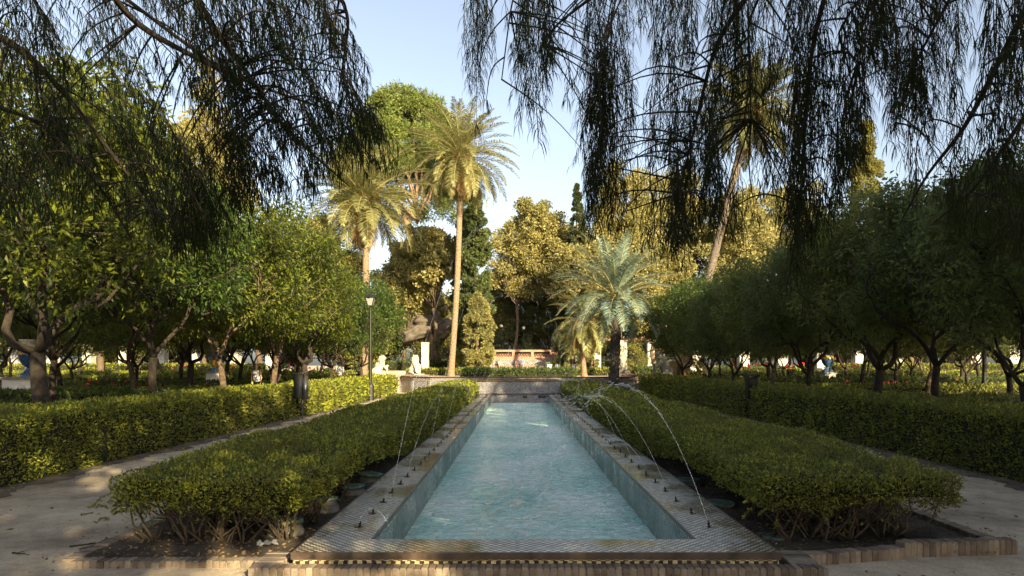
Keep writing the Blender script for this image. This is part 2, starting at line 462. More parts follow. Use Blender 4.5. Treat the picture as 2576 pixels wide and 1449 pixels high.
# nozzles: one built, the rest copied
def noz():
    r = empty('fountain_nozzle', (0,0,0), 0, 'small black fountain nozzle in the line along the pool rim', 'nozzle', 'fountain nozzles along the pool rim')
    m = MB(); m.lathe([(.001,0),(.020,0),(.020,.005),(.010,.010),(.010,.024),(.012,.026),(.012,.034),(.006,.037),(.005,.052),(.001,.052)], n=10); m.build('nozzle_body', M['paintblack'], r)
    m = MB(); m.lathe([(.001,.001),(.045,.001),(.045,.004),(.001,.004)], n=12); m.build('base_plate', M['redtrim'], r)
    return r
nz0 = None
def ordw(n):
    u = ['', 'first', 'second', 'third', 'fourth', 'fifth', 'sixth', 'seventh', 'eighth', 'ninth', 'tenth', 'eleventh', 'twelfth', 'thirteenth', 'fourteenth', 'fifteenth', 'sixteenth', 'seventeenth', 'eighteenth', 'nineteenth']
    if n < 20: return u[n]
    t = ['', '', 'twent', 'thirt', 'fort', 'fift'][n // 10]
    return t + 'ieth' if n % 10 == 0 else t + 'y-' + u[n % 10]
NOZ_L, NOZ_R = [], []
for side, X in ((0, -1.37), (1, 1.66)):
    Y = 5.95
    while Y < 31.8:
        if nz0 is None: nz0 = noz(); q = nz0
        else: q = copy_tree(nz0)
        q['label'] = 'small black fountain nozzle on the %s pool rim, %s from the viewer' % ('right' if side else 'left', ordw(len(NOZ_R if side else NOZ_L) + 1))
        q.location = (X + rng.normal() * .008, Y, ZC + .001)
        q.rotation_euler = (0, R(-8 if side else 8), 0)
        (NOZ_R if side else NOZ_L).append(Y)
        Y += .53 if side == 0 else .56

# water jets: parabolic streams broken into drops, each from its own nozzle
def jet(side, Y, peak, reach, spread, label, nd=230, dy=0.0, seed=0, r=.0028):
    g = np.random.default_rng(seed + 100)
    x0 = -1.37 if side == 0 else 1.66
    sg = 1 if side == 0 else -1
    z0 = ZC + .065
    H = peak - z0
    e = empty('water_jet', (x0, Y, z0), 0, label, 'water jet', 'water jets arching over the pool')
    mb = MB(); db = MB()
    ts = np.linspace(0, .24, 9)
    f = lambda t: np.array([x0 + sg * reach * t, Y + dy * t, z0 + 4 * H * t * (1 - t)])
    mb.tube([f(t) for t in ts], np.linspace(r, r * .7, 9), 5)
    # the far end drops back to the water: solve the end parameter
    tend = .5 + .5 * math.sqrt(1 + (z0 - ZW) / H) if H > 0 else 1
    for k in range(nd):
        t = .15 + (tend - .15) * g.random() ** .85
        p = f(t); q = f(min(t + .004, tend + .01)); d = q - p; d /= np.linalg.norm(d)
        sp = spread * max(0, t - .2) ** 1.1
        off = g.normal(size=3) * sp; p = p + off
        L_ = (.012 + .03 * g.random()) * (1.0 + (H > 1.2)); rr = (.0013 + .0018 * g.random())
        if p[2] < ZW: continue
        rr *= min(1.0, .55 + 3.2 / Y); db.tube([p, p + d * L_ * .5, p + d * L_], [rr * .3, rr, rr * .3], 4, caps=False)
    o = mb.build('stream', M['drop'], e, True); o.location = (-x0, -Y, -z0)
    o = db.build('drops', M['drop'], e, True); o.location = (-x0, -Y, -z0); o['kind'] = 'stuff'
    return e
jr = [(0,1.42,1.5,'nearest'),(3,1.25,1.6,'second nearest'),(5,.62,.75,'low short'),(7,1.15,1.5,'fourth nearest'),(9,1.35,1.55,'fifth nearest'),(13,1.0,1.6,'sixth nearest'),(17,1.2,1.5,'seventh nearest'),(22,.9,1.5,'eighth nearest'),(28,1.1,1.5,'ninth nearest'),(36,.9,1.6,'farthest')]
for i, (k, pk, rc, nm) in enumerate(jr):
    jet(1, NOZ_R[k], pk, rc, .06, nm + ' water jet rising from the right rim of the pool', int(min(360, 2300 / NOZ_R[k])), .25, i)
jl = [(3,3.2,2.2,'nearest tall'),(5,1.35,1.15,'low arching'),(9,3.3,2.2,'second tall'),(13,2.9,2.3,'third tall'),(19,2.1,2.2,'fourth tall'),(26,1.8,2.0,'fifth tall'),(34,1.6,1.9,'sixth tall'),(41,1.5,1.8,'farthest tall')]
for i, (k, pk, rc, nm) in enumerate(jl):
    jet(0, NOZ_L[k], pk, rc, .10, nm + ' water jet rising from the left rim of the pool', int(min(170, 1300 / NOZ_L[k])), .3, i + 50)
jet(0, NOZ_L[0] + .0, .34, .22, .01, 'tiny water jet bubbling from a nozzle at the near left rim', 40, 0, 90, .003)

# ------------------------------------------------------------------ brick kerbs (each brick on edge)
def kerb(label, p0, p1, z1, w=.12, z0=-.02, pitch=.053, seed=0):
    g = np.random.default_rng(seed)
    p0 = np.array(p0, float); p1 = np.array(p1, float)
    d = p1 - p0; Ln = np.linalg.norm(d); d /= Ln; n_ = np.array([-d[1], d[0]])
    mb = MB(); k = int(Ln / pitch)
    for i in range(k):
        c = p0 + d * (i + .5) * pitch + n_ * g.normal() * .003
        a = math.atan2(d[1], d[0]) + g.normal() * .012
        t = g.normal() * .012
        rot = np.array(Matrix.Rotation(a, 3, 'Z') @ Matrix.Rotation(t, 3, 'X'))
        h = z1 + g.normal() * .003
        mb.obox((c[0], c[1], (h + z0) / 2), (pitch / 2 - .0035, w / 2, (h - z0) / 2), rot)
    # mortar
    a = math.atan2(d[1], d[0]); c = (p0 + p1) / 2
    mb.obox((c[0], c[1], (z1 - .012 + z0) / 2), (Ln / 2 - .004, w / 2 - .006, (z1 - .012 - z0) / 2), np.array(Matrix.Rotation(a, 3, 'Z')), 1)
    o = mb.build('brick_kerb', [M['brick'], M['concrete']])
    bv = o.modifiers.new('b', 'BEVEL'); bv.width = .004; bv.segments = 1
    return tag(o, label, 'kerb', 'low brick kerbs around the planting beds')
kerb('low brick kerb running along the near end of the pool', (-1.98, 5.075), (2.30, 5.075), .10, seed=1)
kerb('short brick kerb return beside the near left corner of the pool', (-1.88, 5.14), (-1.88, 5.50), .10, .22, seed=2)
kerb('short brick kerb return beside the near right corner of the pool', (2.18, 5.14), (2.18, 5.52), .10, .22, seed=3)
kerb('sunken brick kerb in front of the near left bushes', (-3.5, 5.40), (-2.0, 5.42), .055, seed=4)
kerb('brick kerb in front of the near right bushes beside the pool corner', (2.30, 5.46), (3.18, 5.66), .09, seed=5)
kerb('thicker brick kerb stepping up at the corner of the right path', (3.20, 5.70), (4.22, 5.80), .12, seed=6)
kerb('brick kerb running back along the right path', (4.18, 5.88), (4.18, 33), .07, seed=7)
kerb('brick kerb running back along the left path', (-3.6, 5.48), (-3.6, 33), .035, seed=8)

# ------------------------------------------------------------------ green irrigation boxes
def valve(label, x, y, z, r=.15, rz=0):
    e = empty('valve_box', (x, y, 0), rz, label, 'valve box', 'green lidded valve boxes in the soil beside the pool')
    e.rotation_euler = (R(rng.normal() * 2), R(rng.normal() * 2), rz)
    m = MB(); m.lathe([(r*1.12,-.03),(r*1.08,z*.45),(r*.98,z*.5),(r*.96,z*.82),(r,z*.84),(r,z - .02),(r*.5,z-.02)], n=28); m.build('box_body', M['concrete'], e, True)
    m = MB(); m.lathe([(.001,z+.006),(r*.8,z+.006),(r*.86,z+.011),(r*1.03,z+.008),(r*1.05,z-.012),(r*.9,z-.015)], n=28)
    for k in range(5): m.box(-r*.6, r*.6, -r*.5 + k*r*.25 - .004, -r*.5 + k*r*.25 + .004, z + .007, z + .0095)
    m.build('lid', M['lid'], e)
for lb, x, y, z in (('green lidded box standing proud of the soil at the near left corner of the pool', -2.15, 6.35, .15), ('second green lidded box left of the pool, half under the hedge', -2.08, 7.35, .15),
                    ('third green lidded box left of the pool in the hedge shade', -2.0, 8.3, .12), ('fourth green lidded box left of the pool, farthest back', -1.98, 9.2, .12),
                    ('low green lid flush with the soil at the near right corner of the pool', 2.33, 6.25, .02), ('green lidded box right of the pool at the foot of the hedge', 2.26, 7.6, .06), ('green lidded box right of the pool, farthest back', 2.25, 9.0, .08)):
    valve(lb, x, y, z)

# litter, sticks and dry leaves
mb = MB(); g = np.random.default_rng(3)
V = []; 
for j in range(5):
    for i in range(7): V.append((i*.028 + g.normal()*.004, j*.024 + g.normal()*.004, .012 + .02*abs(g.normal())))
mb.add(np.array(V) @ np.array(Matrix.Rotation(.5,3,'Z')).T + np.array([-2.22, 5.85, .02]), [(j*7+i, j*7+i+1, j*7+i+8, j*7+i+7) for j in range(4) for i in range(6)])
tag(mb.build('plastic_scrap', M['paper'], None), 'crumpled scrap of grey plastic lying on the soil by the near left box', 'litter')
mb = MB()
n = 1500
P = np.stack([g.uniform(-9, 9, n), 4.3 + 26 * g.random(n) ** 1.7, np.full(n, .012)], 1)
ok = (P[:, 0] < -1.72) | (P[:, 0] > 2.0) | (P[:, 1] < 4.95)
P = P[ok]
leafs(mb, P, np.stack([g.normal(size=len(P)), g.normal(size=len(P)), .12 * g.random(len(P))], 1), .025 + .03 * g.random(len(P)), .45, .05)
for (xa, sg_) in ((-6.6, 1), (6.75, -1), (-3.62, -1), (4.25, 1)):
    k_ = 700; q = np.stack([xa + sg_ * np.abs(g.normal(size=k_)) * .22, g.uniform(5.5, 24, k_), np.full(k_, .012)], 1)
    leafs(mb, q, np.stack([g.normal(size=k_), g.normal(size=k_), .2 * g.random(k_)], 1), .018 + .025 * g.random(k_), .5, .06)
n = 1700
P = np.concatenate([np.stack([g.uniform(-3.5, -1.75, n), 5.5 + 6 * g.random(n) ** 1.3, np.full(n, .035)], 1), np.stack([g.uniform(2.05, 4.1, n), 5.65 + 6 * g.random(n) ** 1.3, np.full(n, .035)], 1)])
leafs(mb, P, np.stack([g.normal(size=len(P)), g.normal(size=len(P)), .35 * g.random(len(P))], 1), .02 + .03 * g.random(len(P)), .45, .08)
tag(mb.build('fallen_leaves', M['drylit']), 'dry fallen leaves scattered over the sandy paths', 'leaves', None, 'stuff')
n = 26
for k in range(n):
    pass
def stick(label, x, y, a, Ln, s):
    g = np.random.default_rng(s); m = MB()
    t = np.linspace(0, 1, 6); P = np.stack([x + np.cos(a) * Ln * t + g.normal(size=6) * .008, y + np.sin(a) * Ln * t + g.normal(size=6) * .008, .012 + 0 * t], 1)
    m.tube(P, np.linspace(.008, .003, 6), 5)
    m.tube([P[2], P[2] + np.array([.05, .06, .01])], [.004, .002], 4)
    tag(m.build('stick', M['barkdark']), label, 'stick')
stick('dark broken stick lying on the left sandy path', -3.9, 5.95, .5, .3, 1)
stick('short dark twig on the sand near the left bottom corner', -4.25, 5.75, -.3, .14, 2)
stick('small dark twig on the left path further back', -4.6, 7.2, .9, .12, 3)

# ------------------------------------------------------------------ hedges
def hedge(label, x0, x1, y0, y1, h, z0=0.0, mat='hedge', seed=0, amp=.05, open_near=None, name='hedge', faces='txXyY', dens=1.0, top_drop=None, smin=.021, pool_side=0):
    """clipped hedge: a knobbly twiggy body with small leaves all over it"""
    g = np.random.default_rng(seed + 500)
    mb = MB()
    zb = z0
    def zlow(P):
        z = np.full(len(P), zb + .02)
        if open_near is not None:
            z = np.maximum(z, zb + (h - z0) * np.clip(.58 - (P[:, 1] - y0) / open_near * .56 + .16 * nz(P, 5.0, 3), .02, .68))
        return z
    def under(P):
        if not pool_side: return np.zeros(len(P))
        e_ = (x1 - P[:, 0]) if pool_side > 0 else (P[:, 0] - x0)
        return (h - z0) * .55 * np.clip((12.5 - P[:, 1]) / 3.5, 0, 1) * np.clip((.45 - e_) / .3, 0, 1)
    # body
    ins = .07
    cxa, cxb = (x0 + .07 + (.4 if pool_side < 0 else 0), x1 - .07 - (.4 if pool_side > 0 else 0))
    if open_near is None:
        segs = [(y0 + ins, y1 - ins, z0)]
    else:
        segs = [(y0 + .16, y0 + open_near * .55, z0 + (h - z0) * .62), (y0 + open_near * .55, y0 + open_near, z0 + (h - z0) * .35), (y0 + open_near, y1 - ins, z0)]
    for (a, b, zz) in segs:
        if pool_side and b > 12.5:
            mb.box(cxa, cxb, a, 12.0, zz, h - ins, 1); mb.box(x0 + ins, x1 - ins, 12.0, b, zz, h - ins - .002, 1)
        elif pool_side: mb.box(cxa, cxb, a, b, zz, h - ins, 1)
        else: mb.box(x0 + ins, x1 - ins, a, b, zz, h - ins, 1)
    if pool_side: mb.box(*((cxb, x1 - ins) if pool_side > 0 else (x0 + ins, cxa)), y0 + .2, 12.0, z0 + (h - z0) * .66, h - ins - .004, 1)
    nb = max(1, int(math.ceil((y1 - y0) / 1.0)))
    for k in range(nb):
        ya = y0 + (y1 - y0) * k / nb; yb = y0 + (y1 - y0) * (k + 1) / nb
        dist = math.hypot((x0 + x1) / 2 * .6, (ya + yb) / 2)
        s = min(max(.0030 * dist, smin), .15)
        per = 1.9 * dens / (s * s * .42)
        def scatter(area, fn, nrm):
            n = int(area * per * .5)
            if n <= 0: return
            P = fn(n)
            N_ = np.tile(np.array(nrm, float), (n, 1))
            bmp_ = nz(P, 2.6, seed) * amp + nz(P, 8.0, seed + 2) * amp * .8 + nz(P, 19.0, seed + 4) * amp * .6
            P = P + N_ * (bmp_[:, None] + g.uniform(-.07, .022, (n, 1)))
            if top_drop is not None: P[:, 2] -= top_drop(P) * np.clip((P[:, 2] - z0) / (h - z0), 0, 1)
            P = P[P[:, 2] >= np.maximum(zlow(P), z0 + under(P)) - .04 * g.random(n)]
            D = np.tile(np.array(nrm, float), (len(P), 1)) * .55 + g.normal(size=(len(P), 3)) * .6 + np.array([0, 0, .35])
            leafs(mb, P, D, s * g.uniform(.8, 1.9, len(P)), .5, .12, g=g)
        def rnd(P):
            ex = np.minimum(P[:, 0] - x0, x1 - P[:, 0]); ey = np.minimum(P[:, 1] - y0, y1 - P[:, 1]); e_ = np.minimum(ex, ey)
            P[:, 2] -= .09 * np.exp(-e_ / .07); return P
        if 't' in faces: scatter((x1 - x0) * (yb - ya) * 1.15, lambda n: rnd(np.stack([g.uniform(x0, x1, n), g.uniform(ya, yb, n), np.full(n, h)], 1)), (0, 0, 1))
        if 'x' in faces: scatter((h - z0) * (yb - ya), lambda n: np.stack([np.full(n, x0), g.uniform(ya, yb, n), g.uniform(z0, h, n)], 1), (-1, 0, 0))
        if 'X' in faces: scatter((h - z0) * (yb - ya), lambda n: np.stack([np.full(n, x1), g.uniform(ya, yb, n), g.uniform(z0, h, n)], 1), (1, 0, 0))
        if k == 0 and 'y' in faces: scatter((h - z0) * (x1 - x0), lambda n: np.stack([g.uniform(x0, x1, n), np.full(n, y0), g.uniform(z0, h, n)], 1), (0, -1, 0))
        if k == nb - 1 and 'Y' in faces: scatter((h - z0) * (x1 - x0) * .5, lambda n: np.stack([g.uniform(x0, x1, n), np.full(n, y1), g.uniform(z0, h, n)], 1), (0, 1, 0))
    # stray shoots on top
    if y0 < 15:
        n = int((x1 - x0) * min(y1 - y0, 14) * 26)
        P = np.stack([g.uniform(x0, x1, n), y0 + (min(y1 - y0, 14)) * g.random(n), np.full(n, h)], 1)
        if top_drop is not None: P[:, 2] -= top_drop(P)
        for j in range(3):
            leafs(mb, P + np.array([0, 0, .01 + .02 * j]) + g.normal(size=P.shape) * .004, g.normal(size=P.shape) * .5 + np.array([0, 0, .9]), .03, .4, .1, g=g)
    if open_near is None:
        o = mb.build(name, [M[mat], M['core']])
        return tag(o, label, 'hedge', 'clipped garden hedges')
    e = empty(name, ((x0 + x1) / 2, y0, z0), 0, label, 'hedge', 'clipped garden hedges')
    o = mb.build('foliage', [M[mat], M['core']], e); o.location = (-(x0 + x1) / 2, -y0, -z0)
    sm = MB(); lf = MB()
    for q in range(44):
        bx = g.uniform(x0 + .18, x1 - .15); by = y0 + .15 + g.random() ** 1.4 * open_near * .95
        for w in range(g.integers(2, 5)):
            tx = np.clip(bx + g.normal() * .3, x0 + .03, x1 - .03); ty = by + g.normal() * .22
            p0 = np.array([bx + g.normal() * .02, by + g.normal() * .02, z0]); p3 = np.array([tx, max(ty, y0 + .05), h - .12])
            t = np.linspace(0, 1, 8)[:, None]
            P = p0 + (p3 - p0) * t + g.normal(size=(8, 3)) * .018 * np.sin(t * 3.1) + np.array([0, 0, .0]) + np.sin(t * 3.14) * np.array([g.normal() * .06, g.normal() * .06, 0])
            sm.tube(P, np.linspace(g.uniform(.007, .017), .004, 8), 5)
            for u in range(4):
                k = g.integers(2, 7); v = g.normal(size=3) * .13 + np.array([0, 0, .08])
                tip = P[k] + v
                sm.tube([P[k], P[k] + v * .5 + g.normal(size=3) * .01, tip], [.004, .003, .0015], 4)
                nl = g.integers(0, 7)
                if nl: leafs(lf, np.tile(tip, (nl, 1)) - v * g.random((nl, 1)) * .6, g.normal(size=(nl, 3)) + v * 4, g.uniform(.022, .04, nl), .5, .1, g=g)
    o = sm.build('stem', M['twig'], e, True); o.location = (-(x0 + x1) / 2, -y0, -z0)
    if lf.F:
        # sprigs reaching out past the clipped edge
        for (cx, cy, cz, dx) in [(x0, y0 + .05, .42, -1), (x0, y0 + .2, .5, -1), (x0 + .1, y0, .3, -1), (x1, y0 + .1, .45, 1), (x1, y0 + .3, .38, 1), (x0 + .5, y0, .4, -.3), (x1 - .5, y0, .42, .3)] * 2:
            d = unit(np.array([[dx * .8 + g.normal() * .2, -.35 + g.normal() * .3, g.normal() * .25]]))[0]; Lq = g.uniform(.06, .15)
            p = np.array([cx, cy, cz]) + g.normal(size=3) * .07
            t = np.linspace(0, 1, 14)[:, None]
            Pq = p + d * Lq * t + np.array([0, 0, -.05]) * t ** 2
            leafs(lf, np.repeat(Pq, 3, 0), g.normal(size=(42, 3)) * .7 + d, g.uniform(.02, .036, 42), .5, .1, g=g)
        o = lf.build('sprig', M[mat], e); o.location = (-(x0 + x1) / 2, -y0, -z0)
    return e

def dipL(P):   # the hand-clipped top is a little uneven
    return .035 * np.sin(P[:, 1] * 1.3) + .05 * np.exp(-((P[:, 1] - 9.3) / .5) ** 2) * (P[:, 0] < -3.0)
hedge('low broad box hedge left of the pool with bare stems at its near end', -3.45, -1.86, 5.78, 33.2, .67, mat='hedge', seed=1, open_near=2.4, pool_side=1, top_drop=dipL)
hedge('low broad box hedge right of the pool with bare stems at its near end', 2.12, 3.86, 5.92, 33.2, .67, mat='hedge', seed=2, open_near=2.3, pool_side=-1, top_drop=lambda P: .035 * np.sin(P[:, 1] * 1.1 + 1))
hedge('tall clipped hedge along the left path, nearer stretch before the litter bin', -7.75, -6.62, 3.0, 20.5, .93, seed=3, amp=.05, smin=.024)
hedge('tall clipped hedge along the left path, farther stretch between bin and lamp post', -7.6, -6.5, 21.0, 36.9, .93, seed=4, amp=.05)
hedge('tall clipped hedge along the right path, nearer stretch before the litter bin', 6.78, 7.95, 3.4, 19.8, .93, mat='hedge', seed=5, amp=.05, smin=.024)
hedge('tall clipped hedge along the right path, farther stretch ending at the tiled wall', 6.66, 7.8, 20.1, 37.0, .93, mat='hedge', seed=6, amp=.05)
k = 0
for (Y, h, x0, x1, w, desc, mt) in [
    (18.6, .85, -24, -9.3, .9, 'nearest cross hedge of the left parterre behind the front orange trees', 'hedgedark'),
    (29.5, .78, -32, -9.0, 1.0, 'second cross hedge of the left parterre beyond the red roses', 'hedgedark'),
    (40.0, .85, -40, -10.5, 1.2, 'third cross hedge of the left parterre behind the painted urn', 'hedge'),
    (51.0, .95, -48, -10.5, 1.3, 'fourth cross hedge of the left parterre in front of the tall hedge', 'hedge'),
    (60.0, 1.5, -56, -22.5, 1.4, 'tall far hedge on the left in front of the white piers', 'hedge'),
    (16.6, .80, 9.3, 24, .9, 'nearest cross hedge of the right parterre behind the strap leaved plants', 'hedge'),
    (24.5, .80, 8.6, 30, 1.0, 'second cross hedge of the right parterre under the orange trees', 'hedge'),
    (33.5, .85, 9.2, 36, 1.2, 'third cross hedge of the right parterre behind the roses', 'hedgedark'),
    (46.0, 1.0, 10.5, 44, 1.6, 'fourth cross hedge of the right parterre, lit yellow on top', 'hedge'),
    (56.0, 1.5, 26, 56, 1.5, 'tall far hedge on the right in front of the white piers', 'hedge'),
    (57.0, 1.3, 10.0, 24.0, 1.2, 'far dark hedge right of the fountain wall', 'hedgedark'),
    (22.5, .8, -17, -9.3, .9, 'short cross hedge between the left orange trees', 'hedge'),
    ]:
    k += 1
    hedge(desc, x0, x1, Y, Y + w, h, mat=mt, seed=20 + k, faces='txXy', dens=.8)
# lengthwise hedges of the parterres
for (x0, x1, y0, y1, h, desc) in [(-10.2, -9.4, 9, 17.5, .62, 'low hedge running back between the first and second rows of left orange trees'),
                                  (9.9, 10.8, 18.5, 45, .75, 'low hedge running back between the rows of right orange trees')]:
    k += 1
    hedge(desc, x0, x1, y0, y1, h, seed=50 + k, mat='hedge', dens=.8)
# on the terrace behind the tiled basin
hedge('dark trimmed box hedge standing behind the middle of the tiled basin', -4.05, 4.35, 51, 52.4, 1.18, z0=.6, mat='hedgedark', seed=70)
hedge('bright low hedge left of the tall palm behind the basin', -9.6, -4.4, 59, 60.2, 1.12, z0=.6, mat='hedge', seed=71)
hedge('bright low hedge right of the basin behind the stone lions', 5.2, 14.8, 59, 60.4, 1.15, z0=.6, mat='hedge', seed=72)
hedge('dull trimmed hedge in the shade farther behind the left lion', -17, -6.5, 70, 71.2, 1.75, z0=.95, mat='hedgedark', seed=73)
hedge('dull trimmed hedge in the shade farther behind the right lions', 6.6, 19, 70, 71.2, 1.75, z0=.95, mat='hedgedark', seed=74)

# ------------------------------------------------------------------ orange trees
def limb(mb, p0, p1, r0, r1, g, n=7, wob=.08, sides=7):
    p0 = np.array(p0, float); p1 = np.array(p1, float)
    t = np.linspace(0, 1, n)[:, None]
    w = np.sin(t * math.pi) * g.normal(size=(1, 3)) * wob + np.sin(t * 2 * math.pi) * g.normal(size=(1, 3)) * wob * .6
    P = p0 + (p1 - p0) * t + w
    mb.tube(P, np.linspace(r0, r1, n), sides)
    return P

def cloud(mb, g, clumps, per, L, wr=.42, droop=.35, shell=.75, fold=.12, up=0.0, zmin=None):
    """leaf clumps: each clump (centre, radius) gets leaves spread through its outer shell"""
    for (c, r) in clumps:
        n = per
        d = unit(g.normal(size=(n, 3)))
        rad = r * (shell + (1 - shell) * g.random((n, 1))) * (1 + .12 * g.normal(size=(n, 1)))
        P = np.array(c) + d * rad * np.array([1, 1, .8])
        if zmin is not None: 
            kk = P[:, 2] > zmin + .15 * g.random(n); P = P[kk]; d = d[kk]
        D = d * .6 + g.normal(size=d.shape) * .55 + np.array([0, 0, up - droop])
        leafs(mb, P, D, L * g.uniform(.7, 1.3, len(P)), wr, fold, g=g, bend=.1)

def orange_variant(seed, fork=1.55, thick=.14, nclump=70, lean=(0, 0), mat='orangeleaf', Rxy=2.25, zc=3.9, Rz=2.3, per=150, L=.115):
    g = np.random.default_rng(seed + 900)
    tb = MB()
    f = np.array([lean[0], lean[1], fork])
    limb(tb, (0, 0, -.05), f, thick * 1.15, thick * .92, g, 8, .04, 10)
    for q in range(4):
        a = q * math.pi / 2 + g.uniform(-.5, .5)
        m_ = f + np.array([math.cos(a) * .75, math.sin(a) * .75, g.uniform(.75, 1.3)])
        P = limb(tb, f, m_, thick * .62, thick * .42, g, 6, .12, 8)
        for w in range(3):
            b_ = a + g.uniform(-.9, .9)
            e_ = m_ + np.array([math.cos(b_) * g.uniform(.5, 1.2), math.sin(b_) * g.uniform(.5, 1.2), g.uniform(.5, 1.6)])
            P2 = limb(tb, m_, e_, thick * .36, thick * .14, g, 6, .12, 6)
            for v in range(3):
                limb(tb, P2[3 + v % 3], P2[3 + v % 3] + g.normal(size=3) * np.array([.5, .5, .4]) + np.array([0, 0, .3]), thick * .14, .008, g, 4, .05, 4)
    lb = MB()
    cl = []
    while len(cl) < nclump:
        d = unit(g.normal(size=(1, 3)))[0]
        if d[2] < -.72: continue
        rr = g.uniform(.72, .95) if g.random() < .8 else g.uniform(.3, .7)
        c = np.array([d[0] * Rxy * rr, d[1] * Rxy * rr, zc + d[2] * Rz * rr])
        cl.append((c, g.uniform(.36, .72)))
    cloud(lb, g, cl, per, L, .44, .45, .72)
    return tb, lb

OT = []
for i, (ln, fk, th, mt) in enumerate([((-.15, .1), 1.6, .115, 'orangeleaf'), ((.22, 0), 1.7, .085, 'orangeleaf'), ((.1, -.15), 1.45, .08, 'orangeleafdark'), ((-.28, .1), 1.75, .085, 'orangeleafdark')]):
    tb, lb = orange_variant(i, fk, th, lean=ln, mat=mt, nclump=(92, 98, 90, 84)[i], Rxy=(2.05, 2.0, 2.1, 1.9)[i], zc=(4.1, 4.15, 4.0, 4.15)[i], Rz=(2.3, 2.35, 2.3, 2.0)[i], L=.125, per=190)
    OT.append([tb.build('trunk', M['bark' if i in (1,) else 'barkdark'], None, True), lb.build('crown', M[mt], None)])
used = [False] * 4
def orange(x, y, v, sc, rz, label, zs=1.0):
    e = empty('orange_tree', (x, y, 0), rz, label, 'tree', 'orange trees in rows')
    e.scale = (sc, sc, sc * zs)
    for ob in OT[v]:
        if used[v]: c = ob.copy(); COL.objects.link(c)
        else: c = ob
        c.parent = e
    used[v] = True
    return e
ordn = ['nearest', 'second', 'third', 'fourth', 'fifth', 'sixth', 'seventh', 'eighth', 'ninth', 'tenth', 'eleventh', 'twelfth']
def row(X, ys, side, rowname, seed, light=True, base=1.0, skip=()):
    g = np.random.default_rng(seed)
    for i, y in enumerate(ys):
        if i in skip: continue
        v = [0, 1, 3, 1, 0, 2, 3, 0, 1, 2][(i + seed) % 10] if light else [2, 3, 2, 0, 3, 2, 1, 3, 2, 0][(i + seed) % 10]
        orange(X + g.uniform(-.25, .25), y, v, base * g.uniform(.93, 1.07), g.uniform(0, 6.28), '%s orange tree from the viewer, %s row %s of the pool' % (ordn[i], rowname, side))
orange(-8.25, 12.0, 0, 1.12, .4, 'thick trunked forking orange tree, nearest in the row behind the left hedge')
orange(-8.2, 15.6, 3, 1.0, 2.1, 'orange tree with a leaning trunk, second in the row behind the left hedge')
orange(-8.2, 19.3, 1, 1.02, 4.0, 'orange tree, third in the row behind the left hedge')
orange(-8.35, 23.2, 1, 1.1, 1.0, 'sunlit yellow green orange tree with a bright trunk, fourth behind the left hedge')
orange(-8.6, 27.6, 0, 1.0, 2.5, 'orange tree, fifth in the row behind the left hedge')
orange(-8.75, 32.0, 2, .98, .2, 'dark green orange tree, sixth in the row behind the left hedge')
orange(-8.1, 35.8, 2, 1.0, 3.3, 'dark green orange tree beside the lamp post, last in the row behind the left hedge')
row(-12.6, [13.8, 18.2, 22.3, 26.6, 31.0, 35.2, 39.4, 44, 48.5], 'left', 'second', 1)
row(-17.2, [17, 21.5, 26, 30.5, 35, 40, 45, 50], 'left', 'third', 2)
row(-22, [24, 29, 34, 39, 44.5, 50], 'left', 'fourth', 3, base=.95)
row(-28, [32, 38, 44, 50], 'left', 'fifth', 5, base=.95)
orange(8.6, 13.9, 3, 0.88, 1.2, 'orange tree with a leaning side lit trunk, nearest behind the right hedge')
orange(8.5, 16.3, 0, 0.91, 3.0, 'wide forking orange tree with dark limbs, second in the row behind the right hedge')
orange(8.4, 19.6, 2, 0.86, 5.1, 'twin stemmed orange tree, third in the row behind the right hedge')
orange(8.4, 22.6, 1, 0.84, .6, 'orange tree with a sunlit trunk, fourth behind the right hedge')
orange(8.3, 26.2, 2, 0.79, 2.2, 'small dark orange tree behind the right litter bin, fifth in the row')
orange(8.35, 29.9, 2, 0.88, 1.7, 'dense dark orange tree, sixth in the row behind the right hedge')
orange(8.3, 33.6, 2, 0.90, 4.2, 'dense dark orange tree next to the blue green palm, last behind the right hedge')
orange(8.45, 11.2, 2, 0.84, 2.8, 'dark knotted orange tree at the right edge of the view')
row(12.9, [13.5, 17.5, 21.8, 26.0, 30.3, 34.5, 39, 43.5], 'right', 'second', 4, False, .86)
row(17.5, [17.5, 22, 26.5, 31, 35.8, 40.5, 45], 'right', 'third', 6, False, .86)
row(22.5, [24, 29, 34, 39, 44], 'right', 'fourth', 7, False, .86)
row(28.5, [30, 36, 42, 48], 'right', 'fifth', 8, True, .95)

